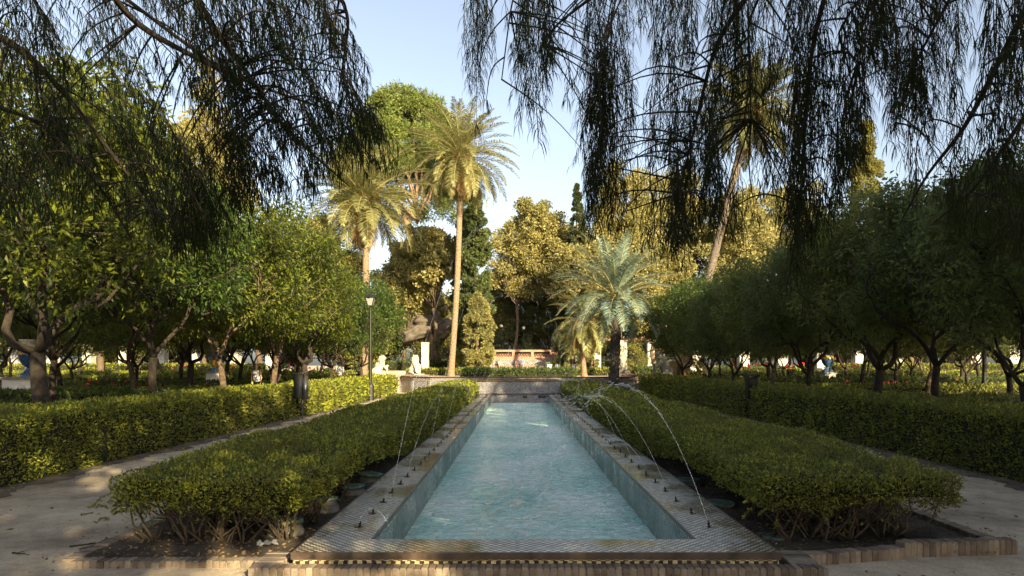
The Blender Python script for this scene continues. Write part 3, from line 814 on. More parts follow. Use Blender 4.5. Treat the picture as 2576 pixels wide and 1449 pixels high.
# ------------------------------------------------------------------ palms
def frond(mb, g, base, az, elev, Ln, curl, slot_leaf=0, slot_stem=1, nl=46, lw=.045, ll=.55, dry=False):
    m = 14; t = np.linspace(0, 1, m)
    el = elev - curl * t ** 1.25
    ds = Ln / (m - 1)
    P = [np.array(base, float)]
    h = np.array([math.cos(az), math.sin(az), 0])
    for k in range(m - 1):
        P.append(P[-1] + (h * math.cos(el[k]) + np.array([0, 0, 1]) * math.sin(el[k])) * ds)
    P = np.array(P)
    mb.tube(P, np.linspace(.035, .008, m), 4, slot_stem, caps=False)
    T = np.gradient(P, axis=0); T = unit(T)
    side = np.array([-math.sin(az), math.cos(az), 0])
    u = np.linspace(.12, 1, nl)
    for sg in (1, -1):
        B = np.stack([np.interp(u, t, P[:, i]) for i in range(3)], 1)
        Tt = np.stack([np.interp(u, t, T[:, i]) for i in range(3)], 1)
        Nn = np.cross(Tt, side) 
        Nn *= np.sign(Nn[:, 2:3] + 1e-6)
        D = unit(side * sg * .85 + Tt * .65 + Nn * .28 + g.normal(size=Tt.shape) * .1)
        l = ll * np.sin(np.clip(u * 1.05, 0, 1) * math.pi * .93 + .12) ** .6 * g.uniform(.85, 1.1, nl)
        l = l[:, None]
        mid = B + D * l * .55; tip = B + D * l + np.array([0, 0, -.18]) * l * (1.6 if dry else 1)
        W_ = unit(np.cross(D, Nn + g.normal(size=D.shape) * .15)) * lw * .5
        V = np.stack([B - W_ * .5, B + W_ * .5, mid + W_, mid - W_, tip], 1)
        n = len(B); idx = np.arange(n)[:, None] * 5
        mb.F.append((np.concatenate([idx + 0, idx + 1, idx + 2, idx + 3], 1) + mb.n, slot_leaf))
        mb.F.append((np.concatenate([idx + 3, idx + 2, idx + 4], 1) + mb.n, slot_leaf))
        mb.V.append(V.reshape(-1, 3)); mb.n += n * 5

def palm(label, base, top, r, nf, Ln, mat, seed, droop=1.0, trunkmat='palmtrunk', ll=.55, lw=.05, dead=10, flowers=True, boots=False, name='palm_tree'):
    g = np.random.default_rng(seed + 40)
    base = np.array(base, float); top = np.array(top, float)
    e = empty(name, tuple(base), 0, label, 'palm tree')
    H = top - base
    tb = MB()
    m = max(20, int(np.linalg.norm(H) / .14))
    t = np.linspace(0, 1, m)
    bow = np.sin(t * math.pi)[:, None] * np.array([g.uniform(-.2, .2), 0, 0])
    P = H * t[:, None] + bow
    rad = r * (1 + .35 * np.exp(-t * 30) - .12 * t) * (1 + .05 * (np.arange(m) % 2))
    tb.tube(P, rad, 14)
    if boots:
        for k in range(240):
            q = g.random(); p = np.array([np.interp(q, t, P[:, i]) for i in range(3)]); a = g.uniform(0, 6.28)
            d = np.array([math.cos(a), math.sin(a), 0])
            tb.tube([p + d * r * .8, p + d * (r * 1.15) + np.array([0, 0, .12]), p + d * (r * 1.3) + np.array([0, 0, .2])], [.05, .04, .015], 4)
    tb.build('trunk', M[trunkmat], e, False)
    cb = MB()
    ga = 2.39996
    for k in range(nf):
        q = (k + .5) / nf           # 0 = youngest, upright
        el = R(82) - q ** .9 * R(105) * droop + g.normal() * .06
        cu = R(40) + q * R(48) + g.normal() * .12
        L_ = Ln * (1 - .25 * abs(q - .45)) * g.uniform(.9, 1.05)
        frond(cb, g, H + np.array([0, 0, .25 * (1 - q)]), k * ga + g.normal() * .1, el, L_, cu, 0, 1, 64, lw, ll)
    for k in range(dead):
        frond(cb, g, H + np.array([0, 0, -.15]), g.uniform(0, 6.28), R(-35) - g.random() * .5, Ln * .6, R(55), 2, 1, 34, lw * .8, ll * .7, True)
    if flowers:
        for k in range(9):
            a = g.uniform(0, 6.28); d = np.array([math.cos(a), math.sin(a), 0]); 
            n = 120; q = g.random(n)[:, None]
            Pq = H + d * (.4 + .8 * q) + np.array([0, 0, .5]) - np.array([0, 0, .9]) * q ** 2 + g.normal(size=(n, 3)) * .1
            leafs(cb, Pq, g.normal(size=(n, 3)) * .4 + np.array([0, 0, -1]), .3, .12, .02, slot=2, g=g)
    cb.build('crown', [M[mat], M['stalk'], M['palmdry']], e)
    return e
M['stalk'] = solid('palm frond stalk', (.30,.25,.09), .6, 0, 6, .2)
M['palmtrunk'] = solid('ringed palm trunk', (.17,.115,.07), .9, 0, 9, .45, .9)
M['palmshade'] = leafmat('shade-darkened palm leaflets', (.05,.06,.025), (.15,.16,.07), .25, rough=.5, patch=.6, spec=.2)  # leaflet colour darkened so the leaning palm's crown reads as shaded
M['palmtrunkshade'] = solid('shade-darkened ringed palm trunk', (.085,.068,.052), .9, 0, 9, .45, .9)  # trunk colour darkened and greyed to stand in for shade
M['palmtrunkdark'] = solid('fibrous dark palm trunk', (.045,.038,.032), .95, 0, 12, .5, .9)

b = at(1134, 945, 57); tpt = at(1158, 402, 57)
palm('tall slender date palm with a ringed trunk standing behind the tiled basin', (b.x, 57, .6), tuple(tpt), .25, 86, 5.7, 'palmleaf', 1, 1.08, ll=.8, lw=.055, dead=22)
b = at(915, 940, 50); tpt = at(918, 512, 50)
palm('shorter date palm with a pale spreading crown above the left orange trees', (b.x, 50, 0), tuple(tpt), .25, 84, 5.6, 'palmleaf', 2, 1.02, ll=.9, lw=.062, dead=20)
b = at(1541, 978, 35.2); tpt = at(1549, 757, 35.2)
palm('low blue green palm with arching fronds and a dark fibrous trunk right of the pool', (b.x, 35.2, 0), tuple(tpt), .21, 62, 3.9, 'palmblue', 3, .86, 'palmtrunkdark', .62, .042, 0, False, True)
b = at(1470, 940, 54); tpt = at(1472, 815, 54)
palm('small sunlit palm half hidden behind the blue green palm', (b.x, 54, .6), tuple(tpt), .22, 40, 3.6, 'palmleaf', 4, 1.15, ll=.6, lw=.06, dead=14)
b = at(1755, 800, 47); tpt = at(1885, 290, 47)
palm('leaning palm with a bare slanting trunk rising behind the right orange trees', (b.x - 1.2, 47, 0), tuple(tpt), .28, 70, 4.8, 'palmshade', 5, 1.0, 'palmtrunkshade', ll=.75, lw=.07, dead=10)
b = at(1712, 948, 42); tpt = at(1700, 905, 42)
palm('short stubby palm with tattered brown fronds behind the large stone lion', (b.x, 42, 0), (b.x, 42, 1.9), .26, 22, 2.6, 'palmdry', 6, .9, ll=.5, lw=.05, dead=6, flowers=False)
b = at(1215, 900, 66)
palm('small young palm in the shade beside the tiled bench wall', (at(1452, 900, 70).x, 70, .95), (at(1452, 900, 70).x, 70, 3.0), .2, 26, 2.2, 'palmblue', 8, 1.1, ll=.6, lw=.06, dead=4, flowers=False)

# ------------------------------------------------------------------ background trees
def bigtree(label, x, y, z0, H, Rr, mat, seed, trunk_h=.35, ncl=90, per=110, L=.26, flat=1.0, trunk_r=.3, bark='bark', name='broadleaf_tree', wr=.6, shape='round', cat='tree', group=None, irregular=.25, tilt=0):
    g = np.random.default_rng(seed + 3000)
    e = empty(name, (x, y, z0), 0, label, cat, group)
    tb = MB(); lb = MB()
    zt = H * trunk_h
    f = np.array([g.normal() * .4 + tilt, g.normal() * .3, zt])
    limb(tb, (0, 0, -.2), f, trunk_r * 1.15, trunk_r * .7, g, 9, .25, 9)
    zc = zt + (H - zt) * .5; Rz = (H - zt) * .5
    cl = []
    lob = [(unit(g.normal(size=(1, 3)))[0] * np.array([1, 1, .8]), g.uniform(.45, .62)) for _ in range(9)]
    for k in range(ncl):
        if shape == 'round':
            l_, lr = lob[g.integers(0, 9)]
            if g.random() < .3: l_ = l_ * .3
            d = unit(g.normal(size=(1, 3)))[0]
            c = l_ * .55 + d * lr * g.uniform(.7, 1.0)
            c = np.array([c[0] * Rr * flat, c[1] * Rr * flat, zc + c[2] * Rz]) + f * np.array([1, 1, 0])
            cl.append((c, Rr * g.uniform(.16, .26)))
        elif shape == 'umbrella':
            a = g.uniform(0, 6.28); q = math.sqrt(g.random()); 
            zz = H - (H - zt) * .95 * (q ** 2.2) * .72 - abs(g.normal()) * Rz * .10
            if g.random() < .35: zz -= Rz * g.uniform(.2, 1.1)
            cl.append((np.array([math.cos(a) * q * Rr + f[0], math.sin(a) * q * Rr + f[1], zz]), Rr * g.uniform(.10, .17)))
        elif shape == 'column':
            q = g.random() ** .85; a = g.uniform(0, 6.28)
            prof = min(1, 2.6 * (1 - q)) ** .6 * (.72 + .28 * min(1, q * 4)) * (1 + .12 * math.sin(q * 17 + seed))
            rr = Rr * prof * g.uniform(.55, .95)
            cl.append((np.array([math.cos(a) * rr, math.sin(a) * rr, zt + (H - zt) * q * .97]), Rr * g.uniform(.22, .34) * (1 - .5 * q)))
        elif shape == 'conifer':
            q = g.random() ** 1.1; a = g.uniform(0, 6.28); ring = q * .75 + .25 * round(q * 8) / 8
            rr = Rr * (1.08 - ring) * g.uniform(.1, 1.0) ** .6 * (1 + irregular * math.sin(a * 2 + ring * 20))
            cl.append((np.array([math.cos(a) * rr, math.sin(a) * rr, zt + (H - zt) * ring - rr * .05]), Rr * g.uniform(.12, .2) * (1.1 - .5 * ring)))
    for (c, r) in cl[::(24 if shape == 'umbrella' else 4)] if shape != 'column' else []:
        s0 = f if shape == 'round' else np.array([f[0] * .6, f[1] * .6, min(zt * (.9 if shape == 'umbrella' else 1) + max(0, (c[2] - zt)) * (.15 if shape == 'umbrella' else .95), H)])
        limb(tb, s0 if shape != 'conifer' else np.array([0, 0, c[2]]), c, trunk_r * .28, .03, g, 6, Rr * .05, 5)
    if shape in ('conifer', 'column'): limb(tb, f * np.array([0, 0, 1]), (0, 0, H * .98), trunk_r * .7, .04, g, 6, .05, 6)
    cloud(lb, g, cl, per, L, wr, .1, .45, .1)
    tb.build('trunk', M[bark], e, True); lb.build('crown', M[mat], e)
    return e

def bt(label, px, ytop, Y, rpx, mat, seed, z0=0.0, **kw):
    p = at(px, ytop, Y)
    return bigtree(label, p.x, Y, z0, p.z - z0, rpx / FD * Y, mat, seed, **kw)
M['pinebark'] = solid('pinkish pine bark', (.20,.12,.08), .9, 0, 5, .4, .8)
bt('huge umbrella shaped stone pine with a bright green domed crown', 1095, 232, 74, 168, 'pine', 1, .9, trunk_h=.56, ncl=330, per=260, L=.42, wr=.25, shape='umbrella', trunk_r=.55, bark='pinebark', name='stone_pine', tilt=-3.4)
bt('dark columnar cypress just right of the tall palm trunk', 1196, 462, 64, 40, 'cypress', 2, .9, trunk_h=.06, ncl=220, per=220, L=.26, wr=.45, shape='column', trunk_r=.25, bark='barkdark', name='cypress')
bt('slightly shorter cypress pressed behind the tall palm trunk', 1166, 520, 68, 34, 'cypress', 3, .9, trunk_h=.06, ncl=180, per=200, L=.26, wr=.45, shape='column', trunk_r=.25, bark='barkdark', name='cypress')
bt('slim dark cypress standing alone against the sky right of centre', 1452, 455, 76, 21, 'darkgreen', 4, .9, trunk_h=.2, ncl=150, per=180, L=.26, wr=.45, shape='column', trunk_r=.2, bark='barkdark', name='cypress')
bt('pale yellow green conifer at the foot of the cypresses', 1204, 735, 61, 36, 'palecon', 5, .6, trunk_h=.1, ncl=150, per=200, L=.22, wr=.45, shape='column', trunk_r=.3, bark='bark', name='conifer')
bt('narrow pale conifer beside the small sunlit palm', 1443, 800, 62, 22, 'palecon', 6, .6, trunk_h=.1, ncl=60, per=120, L=.16, wr=.4, shape='column', trunk_r=.2, bark='bark', name='conifer')
bt('narrow yellow conifer behind the trunk of the blue green palm', 1490, 818, 62, 17, 'palecon', 7, .6, trunk_h=.1, ncl=50, per=120, L=.16, wr=.4, shape='column', trunk_r=.2, bark='bark', name='conifer')
bt('ragged open conifer rising above the right orange trees', 2178, 312, 84, 92, 'olive', 8, 0, trunk_h=.3, ncl=220, per=170, L=.34, wr=.4, shape='conifer', trunk_r=.35, bark='bark', name='conifer')
BT = [('golden tree filling the dip between the two rounded golden trees', 1338, 512, 90, 85, 'golden', .2), ('rounded golden tree right of the cypresses', 1285, 470, 80, 94, 'golden', .35), ('second rounded golden tree beside the slim cypress', 1392, 488, 80, 92, 'golden', .35),
      ('tan leaved tree between the two date palms', 1085, 540, 70, 72, 'golden', .4), ('golden tree below the pale palm crown', 1010, 600, 72, 80, 'golden', .2),
      ('brown olive tree left of the pale palm', 760, 510, 76, 80, 'golden', .3), ('olive tree behind the shorter date palm', 855, 560, 78, 75, 'olive', .25),
      ('tall golden plane tree behind the hanging twigs, right of the slim cypress', 1565, 400, 78, 125, 'golden', .3), ('golden plane tree behind the leaning palm', 1710, 380, 82, 130, 'golden', .3),
      ('yellow tree right of the leaning palm trunk', 1850, 440, 74, 110, 'golden', .25), ('rounded yellow topped tree left of the open conifer', 1985, 445, 80, 120, 'golden', .25),
      ('low golden tree behind the blue green palm', 1480, 560, 74, 85, 'golden', .3), ('low olive tree above the right orange trees', 1640, 540, 66, 95, 'golden', .25),
      ('green tree filling the gap behind the tall palm trunk', 1110, 740, 76, 46, 'olive', .3), ('dark tree behind the bench wall, left', 1255, 600, 88, 80, 'golden', .1),
      ('dark tree behind the bench wall, right', 1370, 600, 90, 85, 'olive', .1), ('small golden tree low behind the right cypress side', 1330, 600, 92, 66, 'golden', .2),
      ('tall sunlit golden tree behind the left hanging twigs', 520, 90, 62, 120, 'golden', .2), ('tall sunlit green tree at far left behind the hanging twigs', 250, 210, 58, 140, 'olive', .2),
      ('sunlit green tree between the tall left trees', 400, 330, 54, 110, 'olive', .2), ('broad green tree at the far left edge', 60, 330, 56, 130, 'olive', .2), ('small olive tree behind the fourth left orange tree', 650, 520, 64, 70, 'olive', .2),
      ('green tree behind the right orange trees near the open conifer', 2110, 560, 68, 80, 'darkgreen', .2), ('green tree right of the open conifer', 2290, 560, 66, 80, 'olive', .2), ('tall green tree at the far right edge', 2600, 400, 52, 90, 'olive', .2), ('green tree behind the right hanging twigs', 2400, 500, 60, 85, 'darkgreen', .2)]
for i, (lb, px, yt, Y, rp, mt, th) in enumerate(BT):
    near = Y < 63
    bt(lb, px, yt, Y, rp, mt, 20 + i, .9 if 900 < px < 1600 else 0, trunk_h=th, ncl=170, per=200, L=.30, trunk_r=.28 if mt != 'golden' else .22, group='background garden trees')
# dark belt of shrubs and trees closing the view under the crowns
protos = []
for i in range(3):
    e = bigtree('', 0, 0, 0, 10.0, 5.4, 'darkgreen' if i != 1 else 'olive', 200 + i, trunk_h=.08, ncl=150, per=170, L=.34, name='broadleaf_tree', trunk_r=.25, bark='barkdark')
    protos.append(e)
g = np.random.default_rng(11)
k = 0
spots = [(x, 92 + g.uniform(-6, 6)) for x in range(-80, 81, 7)] + [(-56 + i * 7.5, 70 + g.uniform(-2, 2)) for i in range(6)] + [(22 + i * 7.5, 70 + g.uniform(-2, 2)) for i in range(6)]
for (x, y) in spots:
    pr = protos[k % 3]
    if k < 3: e = pr
    else: e = copy_tree(pr)
    px_ = 1300 + x * FD / y
    s = g.uniform(.85, 1.15)
    e.location = (x + g.uniform(-1, 1), y, .9 if abs(x) < 15 else 0); e.rotation_euler = (0, 0, g.uniform(0, 6.28)); e.scale = (s, s, s * g.uniform(.9, 1.2))
    rank = 'back belt' if y > 80 else 'nearer side belt'
    side = 'left of' if x < -2 else ('right of' if x > 2 else 'straight behind')
    n_ = sorted([q[0] for q in spots if (q[1] > 80) == (y > 80) and (q[0] * x > 0 or abs(x) <= 2)], key=abs).index(x) + 1 if abs(x) > 2 else 1
    tag(e, 'dark tree in the %s, %s outward %s the bench wall' % (rank, ordw(n_), side), 'tree', 'belt of dark trees closing the garden')
    k += 1

# ------------------------------------------------------------------ upper tiled basin
ub = empty('tiled_basin', (0, 37, 0), 0, 'raised fountain basin faced with black and white mosaic at the far end of the pool', 'fountain basin')
def loc(o): o.location = (0, -37, 0); return o
pts = [(-6.6, 38.9), (-5.7, 37.5), (-4.7, 37.0), (4.9, 37.0), (5.85, 37.5), (6.75, 38.9)]
mb = MB(); rm = MB(); ld = MB()
for (a, b_) in zip(pts[:-1], pts[1:]):
    a = np.array(a); b_ = np.array(b_); d = (b_ - a); Ln = np.linalg.norm(d); d /= Ln
    ang = math.atan2(d[1], d[0]); rot = np.array(Matrix.Rotation(ang, 3, 'Z')); n_ = np.array([-d[1], d[0]])
    c = (a + b_) / 2 + n_ * .15
    mb.obox((c[0], c[1], .34), (Ln / 2, .15, .34), rot)
    c2 = (a + b_) / 2 + n_ * .16
    ld.obox((c2[0], c2[1], .70), (Ln / 2 + .03, .20, .02), rot)
    mb.obox((c2[0], c2[1], .79), (Ln / 2 - .01, .14, .07), rot)
    rm.obox((c2[0], c2[1], .885), (Ln / 2 + .04, .20, .025), rot)
for (x, y) in pts: mb.lathe([(.16, 0), (.16, .679)], (x, y + .12, 0), 8)
loc(mb.build('tiled_wall', M['bwtile'], ub)); loc(rm.build('rim', M['redtrim'], ub)); loc(ld.build('ledge', M['concrete'], ub))
mb = MB(); mb.box(-1.9, 2.1, PY1 + .1, 36.95, 0, .76); loc(mb.build('front_panel', M['bwtile'], ub))
mb = MB(); mb.box(-1.94, 2.14, PY1 + .06, 36.96, .7605, .80); loc(mb.build('panel_coping', M['redtrim'], ub))
mb = MB(); mb.box(-1.72, 2.0, PY1 - .10, PY1 + .06, .185, .215); loc(mb.build('red_step', M['redtrim'], ub))
mb = MB(); mb.add([(-6.5,38.8,.64),(-4.6,37.2,.64),(4.8,37.2,.64),(6.6,38.8,.64),(6.6,49,.64),(-6.5,49,.64)], [(0,1,2,3,4,5)])
o = mb.build('basin_water', M['water']); o['kind'] = 'structure'
mb = MB(); mb.box(-6.9, 7.0, 49, 49.4, .55, .68); mb.box(-7.0, -6.6, 39, 49.4, .55, .86); mb.box(6.75, 7.15, 39, 49.4, .55, .86); loc(mb.build('back_rim', M['terracotta'], ub))

# ------------------------------------------------------------------ blended bodies (statues, people)
def blob(name, prims, mat, parent=None, vox=.02, sub=True):
    """capsule chains merged by a voxel remesh into one continuous skin. prims: (p0, r0, p1, r1)"""
    mb = MB()
    for pr in prims:
        if len(pr) == 2: mb.ell(pr[0], pr[1], 12, 8); continue
        p0, r0, p1, r1 = pr
        p0 = np.array(p0, float); p1 = np.array(p1, float)
        n = max(2, int(np.linalg.norm(p1 - p0) / max(min(r0, r1) * .45, .004)) + 1)
        for k in range(n + 1):
            t = k / n; mb.ell(p0 + (p1 - p0) * t, (r0 + (r1 - r0) * t,) * 3, 10, 7)
    o = mb.build(name, mat, parent, True)
    md = o.modifiers.new('remesh', 'REMESH'); md.mode = 'VOXEL'; md.voxel_size = vox; md.use_smooth_shade = True
    s_ = o.modifiers.new('smooth', 'SMOOTH'); s_.factor = .6; s_.iterations = 3 if sub else 1
    return o

def lion(label, x, y, z, rz, s, shield=True, ped=None, mat='stone'):
    """stone lion sitting upright with its forepaws on a shield; faces +X in its own frame"""
    e = empty('lion_statue', (x, y, z), rz, label, 'statue', 'stone lions round the tiled basin')
    e.scale = (s, s, s)
    b0 = 0
    pr = [((-.22,0,.20),(.27,.25,.22)), ((-.05,0,.45),(.25,.23,.33)), ((.08,0,.68),(.22,.22,.26)),
          ((.12,0,.86),(.21,.21,.20)), ((.17,0,1.0),(.16,.155,.15)), ((.30,0,.97),(.10,.085,.075)), ((.36,0,.945),(.05,.06,.04)),
          ((.27,0,.91),(.09,.07,.035)), ((.06,0,.95),(.15,.18,.16)), ((.0,0,.78),(.17,.2,.2))]
    for sy in (-1, 1):
        pr += [((-.14, .2*sy, .22),(.23,.10,.2)), ((-.02,.23*sy,.05), .07, (.22,.24*sy,.045), .055), ((-.25,.22*sy,.1), .09, (0,.24*sy,.07), .07),
               ((.16,.13*sy,.62), .095, (.34,.13*sy,.36), .065), ((.34,.13*sy,.36), .062, (.42,.12*sy,.08) if not shield else (.42,.09*sy,.5), .055), ((.40,.12*sy,.05) if not shield else (.44,.08*sy,.52), (.085,.06,.05)),
               ((.1,.13*sy,1.12),(.045,.035,.05)), ((.32,.045*sy,1.02),(.03,.025,.025)), ((.33,.05*sy,.96),(.045,.04,.04))]
    for k in range(10): 
        a = k / 10 * 6.28; pr.append(((.05 + .05 * math.cos(a), .17 * math.sin(a), .88 + .17 * math.cos(a)), (.08,.07,.09)))
    pr += [((-.42,0,.06), .05, (-.38,.25,.05), .045), ((-.38,.25,.05), .045, (-.15,.36,.05), .06)]
    blob('lion_body', pr, M[mat], e, .022)
    if shield:
        m = MB(); n = 16
        prof = [(-.17,.56),(.17,.56),(.185,.3),(.15,.08),(.0,.0),(-.15,.08),(-.185,.3)]
        V = [(.43 + .03 * (1 - abs(a) / .19), a, b_ + .02) for a, b_ in prof] + [(.37, a, b_ + .02) for a, b_ in prof]
        q = len(prof); m.add(V, [tuple(range(q)), tuple(range(2 * q - 1, q - 1, -1))]); m.add(V, np.array([(i, (i + 1) % q, q + (i + 1) % q, q + i) for i in range(q)]))
        m.box(.47, .475, -.012, .012, .06, .54); m.box(.465, .474, -.15, .15, .29, .31)
        m.build('shield', M[mat], e)
    m = MB(); m.box(-.5, .56, -.36, .36, -.07, .001); m.build('base_slab', M['stonedark'], e)
    return e
def pedestal(label, x, y, z0, z1, w, rz, mt='bwtile'):
    e = empty('pedestal', (x, y, z0), rz, label, 'pedestal')
    h = z1 - z0
    m = MB(); m.box(-w, w, -w * .8, w * .8, 0, h - .05); m.build('block', M[mt], e)
    m = MB(); m.box(-w - .05, w + .05, -w * .8 - .05, w * .8 + .05, h - .049, h); m.build('cap', M['terracotta'], e)
p = at(1043, 940, 43); pedestal('low tiled pedestal with a salmon cap under the front left lion', p.x, 43, .6, p.z - .07, .66, R(-25))
lion('sunlit stone lion sitting upright with a shield on the tiled pedestal left of the basin', p.x, 43, p.z, R(-52), 1.02)
p = at(955, 943, 38.5); lion('white stone lion partly hidden behind the lamp post at left', p.x, 38.5, p.z, R(20), .98)
m_ = pedestal('long pale stone plinth under the lion behind the lamp post', p.x, 38.5, 0, p.z - .07, .62, 0, 'stone')
p = at(1568, 938, 43.5); pedestal('low tiled pedestal under the right rear lion', p.x, 43.5, .6, p.z - .07, .62, R(25))
lion('weathered stone lion behind the palm trunk at the right of the basin', p.x, 43.5, p.z, R(232), .98, True, None, 'stonedark')
p = at(1668, 944, 38.2); pedestal('grey plinth under the large lion at the right', p.x, 38.2, 0, p.z - .07, .75, 0, 'stone')
lion('large pale stone lion seen in profile facing left beside the right hedge', p.x, 38.2, p.z, R(180), 1.15, True, None, 'stonedark')

# ------------------------------------------------------------------ people
def person(label, x, y, z, rz, h, top, bottom, hair, sleeves=.55, sit=False, walk=.12, short=True, female=False, stripes=False):
    e = empty('person', (x, y, z), rz, label, 'person')
    s = h / 1.75; e.scale = (s, s, s)
    sw = .19 if not female else .165
    hipz = .92 if not sit else .52
    dz = hipz - .92
    sk = [((0,0,1.42+dz), .055, (0,-.01,1.53+dz), .052), ((0,-.01,1.64+dz),(.075,.095,.115)), ((0,-.085,1.60+dz),(.045,.035,.05)), ((0,-.112,1.625+dz),(.011,.018,.016)),
          ((-.078,0,1.63+dz),(.012,.022,.03)), ((.078,0,1.63+dz),(.012,.022,.03)), ((0,0,1.28+dz),(.15,.09,.16)), ((0,0,1.02+dz),(.125,.085,.16)), ((0,0,.92+dz),(.14,.09,.1))]
    feet = []
    for sx in (-1, 1):
        sh = np.array([sx * sw, 0, 1.40 + dz]); el = np.array([sx * (sw + .06), .03 - .05 * sx * walk * 4, 1.12 + dz]); wr = np.array([sx * (sw + .04), -.05 - .10 * sx * walk * 4, .89 + dz])
        if sit: el = np.array([sx * (sw + .03), -.05, 1.13 + dz]); wr = np.array([sx * .11, -.26, .95 + dz])
        sk += [((0, 0, 1.39 + dz), .06, sh, .055), (sh, .05, el, .039), (el, .038, wr, .026)]
        d = unit((wr - el)[None])[0]; pl = wr + d * .07
        sk += [(wr, .024, pl, .03)]
        for f in range(4):
            k0 = pl + np.array([0, (-.022 + .0145 * f), 0]) + d * .012; k1 = k0 + d * (.036, .042, .038, .028)[f]; k2 = k1 + d * .02 + np.array([-sx * .018, 0, 0])
            sk += [(k0, .0095, k1, .0088), (k1, .0088, k2, .0075)]
        th = wr + d * .025 + np.array([0, -.026, 0]); sk += [(th, .011, th + d * .035 + np.array([-sx * .01, -.016, 0]), .009)]
        hip = np.array([sx * .09, 0, .90 + dz])
        if sit: kn = np.array([sx * .11, -.44, .50 + dz + .42]); an = np.array([sx * .11, -.46, .07]); kn[2] = .50
        else: kn = np.array([sx * .10, -.03 - walk * sx, .50]); an = np.array([sx * .10, .04 - walk * 1.9 * sx, .08 + max(0, walk * sx) * .1])
        sk += [(hip, .085, kn, .055), (kn, .054, (kn + an) / 2 + np.array([0, .01, .03]), .05), ((kn + an) / 2, .05, an, .036), (an, .036, an + np.array([0, -.14, -.045]), .033)]
        feet.append((hip, kn, an))
    blob('body', sk, M['skin'], e, .011, False)
    tp = [((0,0,1.29+dz),(.172 if not female else .15,.115,.17)), ((0,0,1.10+dz),(.155,.11,.16)), ((0,0,.97+dz),(.163,.115,.10))]
    for sx in (-1, 1):
        sh = np.array([sx * sw, 0, 1.40 + dz]); el = np.array([sx * (sw + .06), .03, 1.12 + dz])
        tp += [((0, 0, 1.40 + dz), .066, sh, .066 if sleeves > 0 else .05)]
        if sleeves > 0: tp += [(sh, .066, sh + (el - sh) * sleeves, .062)]
    blob('top', tp, M[top], e, .014, False)
    bp = [((0,0,.90+dz),(.168,.122,.09))]
    for (hip, kn, an) in feet:
        bp += [(hip, .098, kn + (hip - kn) * (.12 if short else 0), .075 if short else .066)]
        if not short: bp += [(kn, .066, an, .052)]
    blob('shorts' if short else 'trousers', bp, M[bottom], e, .014, False)
    hp = [((0,.018,1.665+dz),(.082,.095,.108)), ((0,.045,1.60+dz),(.074,.07,.08))]
    if female: hp += [((0,.05,1.52+dz),(.07,.045,.09))]
    blob('hair', hp, M[hair], e, .012, False)
    m = MB()
    for (hip, kn, an) in feet: m.box(an[0] - .045, an[0] + .045, an[1] - .19, an[1] + .06, 0.0, .055)
    m.build('shoes', M['clothblack'], e)
    return e
p = at(855, 916, 41); person('person in a white short sleeved shirt and dark shorts walking away near the lamp post', p.x, 41, 0, R(172), 1.72, 'clothwhite', 'clothnavy', 'hairdark', .7)
p = at(645, 916, 29); person('person with short grey hair in a white sleeveless top walking towards the viewer', p.x, 29, 0, R(8), 1.60, 'clothwhite', 'clothblack', 'hairgrey', 0, female=True, short=False)
p = at(692, 916, 29.8); person('person in a black t-shirt standing half hidden behind the sunlit orange trunk', p.x, 29.8, 0, R(-15), 1.70, 'clothblack', 'clothnavy', 'hairdark', .6)
ZB = .95
p = at(1258, 900, 74.2); person('seated person in pink clothes alone at the left end of the tiled bench', p.x, 74.25, ZB, 0, 1.65, 'clothpink', 'clothpink', 'hairdark', .5, sit=True, female=True, short=False)
p = at(1301, 900, 74.2); person('seated person in pale clothes in the middle of the tiled bench', p.x, 74.25, ZB, 0, 1.65, 'clothpink', 'clothwhite', 'hairdark', .5, sit=True, female=True)
p = at(1313, 900, 74.2); person('seated person in dark blue sitting close beside the pale clothed one on the bench', p.x, 74.25, ZB, 0, 1.75, 'clothblue', 'clothnavy', 'hairdark', .6, sit=True)
p = at(1283, 900, 80.5); person('person in a light striped top standing behind the bench wall', p.x, 80.5, 2.05, 0, 1.7, 'clothblue', 'clothnavy', 'hairdark', .5, female=True)

# ------------------------------------------------------------------ tiled bench wall
bw = empty('bench_wall', (0, 75, ZB), 0, 'salmon coloured garden bench wall with pierced lattice top and patterned tile back', 'bench wall')
def bl(o): o.location = (0, -75, -ZB); return o
x0, x1 = at(1226, 0, 75).x, at(1404, 0, 75).x; xa, xb = at(1244, 0, 75).x, at(1387, 0, 75).x
zt, zs, zl = 3.17, 2.82, 2.42
m = MB(); m.box(x0, x1, 75.0, 75.35, ZB, zl - .25)
for (a, b_) in ((x0, xa), (xb, x1)): m.box(a, b_, 75.0, 75.35, zl - .249, zs)
m.box(xa, xb, 74.98, 75.37, zt - .22, zt); m.box(xa, xb, 75, 75.35, zl - .249, zl)
pw = (xb - xa) / 3
for k in range(4):
    c = xa + pw * k; m.box(max(xa, c - .16), min(xb, c + .16), 75, 75.35, zl + .001, zt - .221)
m.box(x0 - .05, xa - .002, 74.95, 75.4, zs + .001, zs + .09); m.box(xb + .002, x1 + .05, 74.95, 75.4, zs + .001, zs + .09)
m.box(x0 - .25, x0 - .001, 74.4, 75.4, ZB, 2.3); m.box(x1 + .001, x1 + .25, 74.4, 75.4, ZB, 2.3)
bl(m.build('wall', M['terracotta'], bw))
m = MB()
